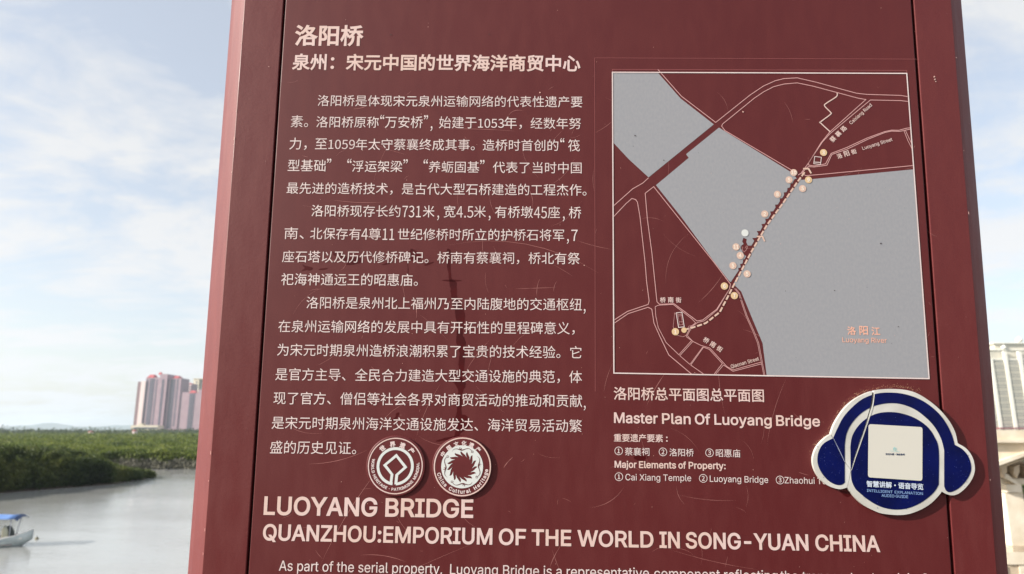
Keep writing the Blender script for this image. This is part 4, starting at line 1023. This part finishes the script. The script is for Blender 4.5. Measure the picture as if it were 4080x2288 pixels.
def scratch_layer():
    V = []; T = []
    def arc(a, b, bend, wd, n=9):
        A = np.array(a, float); B_ = np.array(b, float); d = B_ - A; L = np.linalg.norm(d); nn_ = np.array([-d[1], d[0]]) / L
        pts = [A + d * t + nn_ * bend * 4 * t * (1 - t) for t in np.linspace(0, 1, n)]; k = len(V)
        for i, p in enumerate(pts):
            t = i / (n - 1); w = wd * (1 - abs(2 * t - 1) ** 2) * rnd.uniform(.5, 1.3) + .15
            for s_ in (-1, 1):
                q = p + nn_ * s_ * w / 2; u = P(q[0], q[1], .0001); V.append((u[0], u[1] - VB, .0001))
        for i in range(n - 1): T.append((k + 2 * i, k + 2 * i + 1, k + 2 * i + 3, k + 2 * i + 2))
    for a, b, bd, w in ((c3(1180, 470), c3(540, 1440), 30, 1.5), (c3(1420, 90), c3(1240, 500), 10, 1.2), (c3(480, 660), c3(900, 560), 14, 1.6), (c3(850, 1310), c3(1180, 1360), -12, 1.5), (c3(1940, 610), c3(1870, 690), 3, 2.4),
                       (c3(2280, 1240), c3(2200, 1400), 4, 1.8), (c1(735, 785), c1(850, 755), 4, 1.8), (c1(1850, 835), c1(1960, 800), -12, 1.4), (c1(1400, 930), c1(1900, 945), -4, 1.2), (c2(590, 175), c2(950, 190), 6, 1.0),
                       (c2(1420, 500), c2(2500, 700), -60, 1.2), (c2(2060, 880), c2(2080, 740), -6, 1.2), (c2(1900, 815), c2(2200, 805), 0, 1.2), (c2(2180, 840), c2(2200, 760), -4, 1.2), (c6(730, 80), c6(545, 400), 4, 2.0),
                       (c6(190, 1000), c6(505, 1040), -20, 1.6), (c6(0, 1380), c6(330, 1180), 20, 1.2), (c6(860, 1260), c6(1400, 1310), 8, 1.2), (c6(830, 1170), c6(910, 1350), 8, 1.3), (c6(1880, 150), c6(1700, 780), 10, 1.0), (c6(2000, 1040), c6(2100, 1070), 0, 1.4),
                       (c4(120, 560), c4(240, 480), 3, 1.0), (c5(0, 270), c5(240, 330), 4, 1.2), (c5(600, 560), c5(760, 220), -30, 1.0), (c5(820, 690), c5(985, 500), 6, 1.3), (c5(1290, 975), c5(1800, 885), -10, 1.4), (c4(410, 580), c4(655, 575), -16, 1.6),
                       (c5(1280, 380), c5(1500, 0), 10, 1.0), (c5(240, 1100), c5(180, 1300), 5, 1.0), (c6(1230, 0), c6(1300, 500), 6, .8), (c2(1190, 1030), c2(1180, 900), 3, 2.0), ((2200, 2190), (2240, 2290), 3, 1.2), ((2670, 2190), (3020, 2270), 8, 1.2), ((1900, 2160), (1600, 2290), 2, .9)):
        arc(a, b, bd, w)
    for _ in range(150):
        x = rnd.uniform(1130, 3740); y = rnd.uniform(300, 2270); L = rnd.choice((14, 25, 45, 90, 160)); an = rnd.uniform(0, math.pi)
        if x > 3200 and y > 1560: continue
        arc((x, y), (x + L * math.cos(an), y + L * math.sin(an)), rnd.uniform(-.12, .12) * L, rnd.uniform(.5, 1.0), 6)
    obj('scratches', V, T, M_SCR, sign, kind='stuff')
scratch_layer()
def speck_layer(name, pts, mat, w, parent=sign):
    V = []; T = []
    for x, y, r in pts:
        k = len(V); n = rnd.choice((5, 6, 7)); a0 = rnd.uniform(0, 6)
        for i in range(n):
            t = a0 + i * 2 * math.pi / n; q = r * rnd.uniform(.5, 1.2); u = P(x + q * math.cos(t), y + q * math.sin(t) * .8, w); V.append((u[0], u[1] - VB, w))
        T.append(tuple(range(k, k + n)))
    obj(name, V, [t[::-1] for t in T], mat, parent, kind='stuff')
speck_layer('paint_chips', [(1071, 266, 3), (2151, 369, 4), (2328, 1058, 3), (2961, 446, 5), (3722, 306, 4), (3725, 316, 5), (3728, 325, 3), (1205, 1030, 2)] + [(rnd.uniform(980, 3900), rnd.uniform(20, 2270), rnd.uniform(.6, 1.6)) for _ in range(120)], M_CHIP, .0004)
speck_layer('dirt_specks', [(2531, 541, 4), (2645, 639, 3), (1557, 138, 3), (1949, 137, 3), (2523, 583, 2), (3130, 1160, 2), (2951, 1192, 3), (3510, 970, 4), (3325, 1158, 3), (3580, 1302, 3)] + [(rnd.uniform(1150, 3700), rnd.uniform(20, 2270), rnd.uniform(.5, 1.5)) for _ in range(160)], M_SPECK, .0005)
# chips of bare primer along the front arris
V = []; T = []
for _ in range(22):
    side = rnd.random() < .6; v = rnd.uniform(-.42, .47); ln = rnd.uniform(.001, .005); wd = rnd.uniform(.0002, .0006)
    u = uL if side else uR; s_ = 1 if side else -1; k = len(V)
    V += [(u - .0002 * s_, v - VB, .0003), (u + wd * s_, v + ln * .3 - VB, .0003), (u + wd * .8 * s_, v + ln * .8 - VB, .0003), (u - .0002 * s_, v + ln - VB, .0003)]
    T.append((k, k + 1, k + 2, k + 3) if s_ > 0 else (k + 3, k + 2, k + 1, k))
obj('edge_chips', V, T, M_CHIP, sign, kind='stuff')

# ------------------------------------------------------------------ medallions
def medal_world():
    w = .0018; cW = crop(1440, 1720, 280 / 1445); c0 = P(*cW(707, 704), w * .6); K = 280 / 1445 * PXM
    base = bpy.data.objects.new('heritage_medallion', None); COL.objects.link(base); base.parent = sign
    base['label'] = 'round red world heritage medallion with a white ring and diamond emblem'
    C = np.array(c0); circ = lambda r, n=72, cc=C: np.array([(cc[0] + r * math.cos(t), cc[1] + r * math.sin(t)) for t in np.arange(n) * 2 * math.pi / n])
    prism('disc', circ(585 * K), 0, w, M_DISC, base, .0009)
    cc = np.array(P(*cW(697, 705), w)); wl_ = w + .0002
    flat('rim_line', [circ(541 * K, 72, cc), circ(520 * K, 72, cc)[::-1]], wl_, M_INKB, base)
    ce = np.array(P(*cW(695, 712), w)); R1, R2 = 366 * K, 312 * K
    a0, a1 = -math.pi / 2 + .045, 1.5 * math.pi - .115
    arc_ = np.linspace(a0 + .03, a1, 60)
    ringp = np.array([(ce[0] + R1 * math.cos(t), ce[1] + R1 * math.sin(t)) for t in arc_] + [(ce[0] + R2 * math.cos(t), ce[1] + R2 * math.sin(t)) for t in arc_[::-1]])
    q = lambda L: ccw(np.array([P(*cW(x, y), wl_) for x, y in L]))
    flat('emblem', [ccw(ringp), q([(722, 455), (443, 690), (600, 885), (583, 1020), (590, 1066), (631, 1082), (658, 878), (518, 690), (715, 530)]), q([(722, 455), (715, 530), (870, 730), (697, 885), (678, 1088), (722, 1080), (742, 1030), (755, 900), (945, 733)])], wl_, M_SEAL, base)
    V = []; T = []
    def put_(ch, c, sz, ang, b=.03, f=HAN):
        v, t_ = glyph_at(ch, f, c, sz, ang, wl_, b); k = len(V); V.extend(v); T.extend([tuple(i + k for i in z) for z in t_])
    for ch, x, y in (('世', 435, 348), ('界', 643, 262), ('遗', 845, 288), ('产', 1030, 395)):
        c = np.array(P(*cW(x, y), w)); d = c - cc; put_(ch, c, 96 * K, math.atan2(d[1], d[0]) - math.pi / 2, .055)
    s_ = 'WORLD HERITAGE · PATRIMOINE MONDIAL'; adv = [{'W': 1.35, 'M': 1.2, 'I': .45, ' ': .5, '·': .5}.get(ch, 1.0) for ch in s_]
    tot = sum(adv); th = math.radians(163.5); span = math.radians(370 - 163.5); acc = 0
    for ch, a in zip(s_, adv):
        t_ = th + span * (acc + a / 2) / tot; acc += a
        if ch != ' ': put_(ch, (cc[0] + 447 * K * math.cos(t_), cc[1] + 447 * K * math.sin(t_)), 52 * K, t_ + math.pi / 2, .05, SANS)
    obj('lettering', V, T, M_INK, base)
def medal_china():
    w = .0022; cW = crop(1710, 1720, 280 / 1445); K = 280 / 1445 * PXM
    base = bpy.data.objects.new('heritage_medallion', None); COL.objects.link(base); base.parent = sign
    base['label'] = 'round red cultural heritage medallion with a white swirling ring'
    C = np.array(P(*cW(672, 724), w * .6)); circ = lambda r, n=72, cc=C: np.array([(cc[0] + r * math.cos(t), cc[1] + r * math.sin(t)) for t in np.arange(n) * 2 * math.pi / n])
    prism('disc', circ(588 * K), 0, w, M_DISC, base, .0009)
    cc = np.array(P(*cW(681, 722), w)); wl_ = w + .0002
    flat('rim_line', [circ(562 * K, 72, cc), circ(538 * K, 72, cc)[::-1]], wl_, M_INKB, base)
    ce = np.array(P(*cW(678, 722), w)); inner = []
    nb = 15
    for k in range(nb):       # flames: dark notch, then a white blade sweeping clockwise and inwards
        a = 2 * math.pi * k / nb
        for r, da in ((288, 0), (277, -.12), (262, -.24), (243, -.36), (222, -.47), (207, -.545)): inner.append((r, a + da))
        for r, da in ((226, -.455), (240, -.36), (247, -.26), (250, -.17 - .02)): inner.append((r * 1.0, a + da + 0.0))
        # next notch lies clockwise of this one
    pts_ = []
    for k in range(nb):
        a = -2 * math.pi * k / nb
        pts_ += [(300, a), (272, a - .09), (250, a - .20), (232, a - .33), (196, a - .56), (226, a - .44), (248, a - .385), (274, a - .372), (290, a - .40)]
    loop = np.array([(ce[0] + r * K * math.cos(t), ce[1] + r * K * math.sin(t)) for r, t in pts_])
    flat('emblem', [circ(410 * K, 72, ce), loop], wl_, M_SEAL, base)
    # dark scrolls on the white ring
    V = []; T = []
    for k in range(4):
        a0 = math.pi / 2 + .62 - k * math.pi / 2; pl = []
        for t in np.linspace(0, 1, 26):
            r = 345 + 26 * math.sin(t * 9.0 + .3) ; pl.append(ce + r * K * np.array([math.cos(a0 - t * 1.18), math.sin(a0 - t * 1.18)]))
        for t in np.linspace(0, 5.2, 12):
            e_ = ce + 352 * K * np.array([math.cos(a0 - 1.2), math.sin(a0 - 1.2)]); pl.append(e_ + (34 - 4 * t) * K * .8 * np.array([math.cos(a0 + 1.2 + t), math.sin(a0 + 1.2 + t)]))
        p = np.array(pl); d = np.gradient(p, axis=0); d /= np.linalg.norm(d, axis=1)[:, None]; nv = np.stack([-d[:, 1], d[:, 0]], 1)
        wd = np.interp(np.arange(len(p)), [0, 6, 11, 16, 24, 37], [2, 7, 15, 8, 5, 4]) * K * .75; kk = len(V)
        for i in range(len(p)): V += [(*(p[i] - nv[i] * wd[i]), 0), (*(p[i] + nv[i] * wd[i]), 0)]
        T += [(kk + 2 * i + 1, kk + 2 * i, kk + 2 * i + 2, kk + 2 * i + 3)[::-1] for i in range(len(p) - 1)]
        e_ = ce + 352 * K * np.array([math.cos(a0 - .52), math.sin(a0 - .52)]); kk = len(V)
        for t in np.linspace(0, 4.6, 10):
            q = e_ + (30 - 3 * t) * K * np.array([math.cos(a0 + t), math.sin(a0 + t)]); q2 = e_ + (20 - 3 * t) * K * np.array([math.cos(a0 + t), math.sin(a0 + t)]); V += [(*q, 0), (*q2, 0)]
        T += [(kk + 2 * i, kk + 2 * i + 2, kk + 2 * i + 3, kk + 2 * i + 1)[::-1] for i in range(9)]
    obj('scroll_motif', [(x, y - VB, wl_ + .00015) for x, y, _ in V], T, M_DISC, base)
    V = []; T = []
    def put_(ch, c, sz, ang, b=.03, f=HAN):
        v, t_ = glyph_at(ch, f, c, sz, ang, wl_, b); k = len(V); V.extend(v); T.extend([tuple(i + k for i in z) for z in t_])
    for ch, x, y in (('中', 285, 462), ('国', 408, 335), ('文', 557, 260), ('化', 716, 242), ('遗', 870, 280), ('产', 1008, 368)):
        c = np.array(P(*cW(x, y), w)); d = c - cc; put_(ch, c, 84 * K, math.atan2(d[1], d[0]) - math.pi / 2, .045)
    s_ = 'China Cultural Heritage'; adv = [{'i': .62, 'l': .62, 't': .75, 'r': .8, 'C': 1.25, 'H': 1.35, ' ': .85}.get(ch, 1.0) for ch in s_]
    tot = sum(adv); th = math.radians(194); span = math.radians(356 - 194); acc = 0
    for ch, a in zip(s_, adv):
        t_ = th + span * (acc + a / 2) / tot; acc += a
        if ch != ' ': put_(ch, (cc[0] + 476 * K * math.cos(t_), cc[1] + 476 * K * math.sin(t_)), 66 * K, t_ + math.pi / 2, .055, SANS)
    obj('lettering', V, T, M_INK, base)
medal_world(); medal_china()

# ------------------------------------------------------------------ audio guide plaque (cracked headphone shape)
cP = crop(3200, 1500, 880 / 2543); cQ = crop(3420, 1680, 300 / 1355); cR = crop(3180, 1960, 900 / 2576)
TH = .0041
plq = bpy.data.objects.new('audio_guide_plaque', None); COL.objects.link(plq); plq.parent = sign
plq['label'] = 'cracked blue and white headphone shaped audio guide plaque'
out = [cP(*p) for p in ((1050, 145), (1200, 160), (1320, 200), (1450, 280), (1570, 380), (1680, 510), (1750, 640), (1780, 770), (1880, 832), (1950, 930), (1977, 1040), (1970, 1120), (1935, 1200), (1870, 1285), (1790, 1350), (1720, 1370), (1655, 1357), (1595, 1325))]
i_n1 = 7; i_n2 = len(out) - 1
out += [cR(*p) for p in ((1615, 30), (1520, 128), (1400, 203), (1265, 252), (1130, 265), (960, 248), (850, 208), (740, 148), (660, 75), (600, 0))] + [cP(*p) for p in ((540, 1325), (508, 1280))]
i_n3 = len(out) - 1
out += [cP(*p) for p in ((440, 1298), (390, 1295), (310, 1270), (240, 1225), (180, 1160), (135, 1080), (113, 990), (120, 910), (150, 830), (200, 760), (265, 700), (318, 668))]
i_n4 = len(out) - 1
out += [cP(*p) for p in ((355, 560), (420, 448), (500, 345), (600, 262), (700, 207), (800, 170), (920, 150))]
corners = {i_n1, i_n2, i_n3, i_n4}
def pln(pts, w, cor=()): return resample_smooth([P(x, y, w) for x, y in pts], cor, 5)
body_loop = pln(out, TH, corners)
b1 = [cP(*p) for p in ((480, 1222), (440, 1250), (370, 1245), (290, 1200), (220, 1120), (175, 1030), (165, 940), (185, 850), (240, 770), (345, 712), (400, 590), (470, 462), (580, 342), (700, 252), (850, 198), (1000, 186), (1150, 200), (1300, 245), (1430, 315), (1560, 425), (1650, 545), (1715, 680), (1745, 787), (1835, 840), (1903, 925), (1935, 1030), (1925, 1115), (1870, 1210), (1790, 1290), (1700, 1333), (1650, 1318), (1625, 1265), (1625, 850), (1590, 720), (1520, 590), (1420, 480), (1290, 382), (1150, 325), (1030, 308), (900, 320), (780, 357), (660, 432), (560, 542), (500, 662), (480, 790))]
b2 = [cP(*p) for p in ((545, 810), (562, 700), (620, 590), (720, 492), (850, 428), (1000, 410), (1150, 430), (1300, 487), (1430, 580), (1515, 700), (1562, 850), (1562, 1245))] + [cR(*p) for p in ((1560, -8), (1490, 60), (1390, 130), (1260, 185), (1130, 203), (1010, 190), (900, 152), (790, 85), (700, 10))] + [cP(*p) for p in ((600, 1290), (560, 1200), (549, 1080))]
wb = TH + .00025
def slit(pts, wd):
    q = [np.array(P(x, y, TH)) for x, y in pts]; n = len(q); L_ = []; R_ = []
    for i, p in enumerate(q):
        d = q[min(i + 1, n - 1)] - q[max(i - 1, 0)]; d /= np.linalg.norm(d); nv = np.array([-d[1], d[0]]) * wd[i] * PXM / 2
        L_.append(p - nv); R_.append(p + nv)
    return ccw(np.array(L_ + R_[::-1]))
CUTS = [slit([cP(*p) for p in ((808, 100), (803, 170), (806, 210), (790, 320), (768, 400), (735, 510), (690, 640), (640, 780), (590, 930), (550, 1070), (535, 1180), (500, 1310))], [7, 7, 9, 8, 5, 5, 3.2, 3.2, 2.6, 2.6, 1.8, 1.6]),
        slit([cP(*p) for p in ((300, 640), (345, 712), (400, 830), (440, 920), (490, 1000), (548, 1074))], [2.2, 2.2, 2.2, 2, 1.6, 1.4])]
plate('plaque_body', body_loop, CUTS, .0002, TH, M_ACRYL, plq)
plate('blue_headband', pln(b1, wb, {9, 22, 31, 32, 0, 44}), CUTS, TH + .00003, wb, M_BLUE, plq)
plate('blue_face', pln(b2, wb, {0, 11}), CUTS, TH + .00003, wb, M_BLUE, plq)
# pale worn lip along the main crack
def lip(pts, wd, mat, name):
    V = []; T = []; w = wb + .0002
    for i, (x, y) in enumerate(pts):
        p = np.array(P(x, y, w)); a = np.array(P(*pts[min(i + 1, len(pts) - 1)], w)) - np.array(P(*pts[max(i - 1, 0)], w)); a /= np.linalg.norm(a); nv = np.array([-a[1], a[0]]) * wd[i] * PXM / 2
        V += [(*(p - nv), w), (*(p + nv), w)]
    V = [(x, y - VB, w) for x, y, w in V]
    for i in range(len(pts) - 1): T.append((2 * i, 2 * i + 2, 2 * i + 3, 2 * i + 1))
    obj(name, V, T, mat, plq)
lip([cP(*p) for p in ((822, 215), (806, 325), (780, 410), (748, 515), (702, 648), (652, 790), (600, 940), (558, 1080))], [1, 3, 3.4, 3.6, 4, 4, 3.2, 1.2], M_ACRYL, 'crack_lip')
lip([cP(*p) for p in ((352, 718), (412, 840), (452, 925), (478, 985))], [1, 2.2, 2.0, 1], Mat('crazed_edge', lin(150, 158, 190), .4), 'crack_lip')
# blank code tile with its small round logo
tl = [cQ(*p) for p in ((180, 45), (1152, 100), (1148, 1068), (170, 1002))]
T4 = [np.array(P(x, y, wb)) for x, y in tl]; rt_ = []
for i in range(4):
    p0, p1, p2 = T4[i - 1], T4[i], T4[(i + 1) % 4]; rr_ = .0026; a = p1 + (p0 - p1) / np.linalg.norm(p0 - p1) * rr_; b = p1 + (p2 - p1) / np.linalg.norm(p2 - p1) * rr_
    for t in np.linspace(0, 1, 6): rt_.append((1 - t) ** 2 * a + 2 * t * (1 - t) * p1 + t * t * b)
flat('label_tile', [ccw(np.array(rt_))], wb + .0003, M_TILE, plq)
V, T = text_between([('宋元中国·海丝泉州', HAN, cQ(492, 604), cQ(832, 612), None, .04)], wb + .00045); obj('tile_lettering', V, T, M_NAVYT, plq)
for pts_, wd in (([(630, 520), (632, 480), (652, 462), (654, 530)], 5), ([(662, 528), (664, 475), (684, 478), (688, 530)], 4), ([(574, 524), (610, 532), (650, 545), (700, 540), (740, 548)], 3.2)):
    p = [P(*cQ(*q), wb + .00045) for q in pts_]; loops_ = [ccw(l) for l in stroke(p, wd * .2214 * PXM * 1.6)]
    flat('tile_logo', loops_, wb + .00045, M_TEAL, plq)
V, T = text_between([('智慧讲解·语音导览', HAN, cQ(152, 1172), cQ(1168, 1230), None, .03)], wb + .0003); obj('plaque_lettering', V, T, M_WHITET, plq)
V, T = text_between([('INTELLIGENT', SANS, cQ(155, 1264), cQ(615, 1291), 10.4, .014), ('EXPLANATION', SANS, cQ(655, 1293), cQ(1162, 1321), 10.4, .014)], wb + .0003); obj('plaque_lettering', V, T, M_BLUET, plq)
V, T = text_between([('AUDIO', SANS, cQ(418, 1353), cQ(648, 1365), 10.8, .014), ('GUIDE', SANS, cQ(672, 1366), cQ(897, 1380), 10.8, .014)], wb + .0003); obj('plaque_lettering', V, T, M_BLUET, plq)
def inside_face(x, y): return (x - 3560) ** 2 / 170 ** 2 + (y - 1850) ** 2 / 190 ** 2 < 1
sp = []
while len(sp) < 150:
    x, y = rnd.uniform(3255, 3870), rnd.uniform(1570, 2030)
    if (inside_face(x, y) and not (3455 < x < 3680 and 1685 < y < 2000)) or (x < 3350 and 1770 < y < 1930) or (x > 3775 and 1800 < y < 1950): sp.append((x, y, rnd.uniform(.5, 2.2)))
speck_layer('plaque_scuffs', sp, Mat('pale_scuff', lin(38, 50, 120), .5), wb + .00012, plq)
# dried glue and scuffed paint round its upper left edge
gl = []
left_edge = [cP(*p) for p in ((120, 960), (150, 800), (230, 715), (310, 655), (350, 540), (420, 420), (520, 300), (640, 215), (760, 165), (900, 135), (1060, 125), (1200, 140), (1340, 190))]
for _ in range(520):
    t = rnd.random() * (len(left_edge) - 1); i = int(t); a, b = left_edge[i], left_edge[i + 1]; x = a[0] + (b[0] - a[0]) * (t - i); y = a[1] + (b[1] - a[1]) * (t - i)
    ex = abs(rnd.gauss(0, 7)); cxp, cyp = 3560, 1850; d = math.hypot(x - cxp, y - cyp); gl.append((x + (x - cxp) / d * ex + rnd.gauss(0, 1), y + (y - cyp) / d * ex, rnd.uniform(.5, 1.9)))
speck_layer('dried_glue', gl, M_GLUE, .00045)
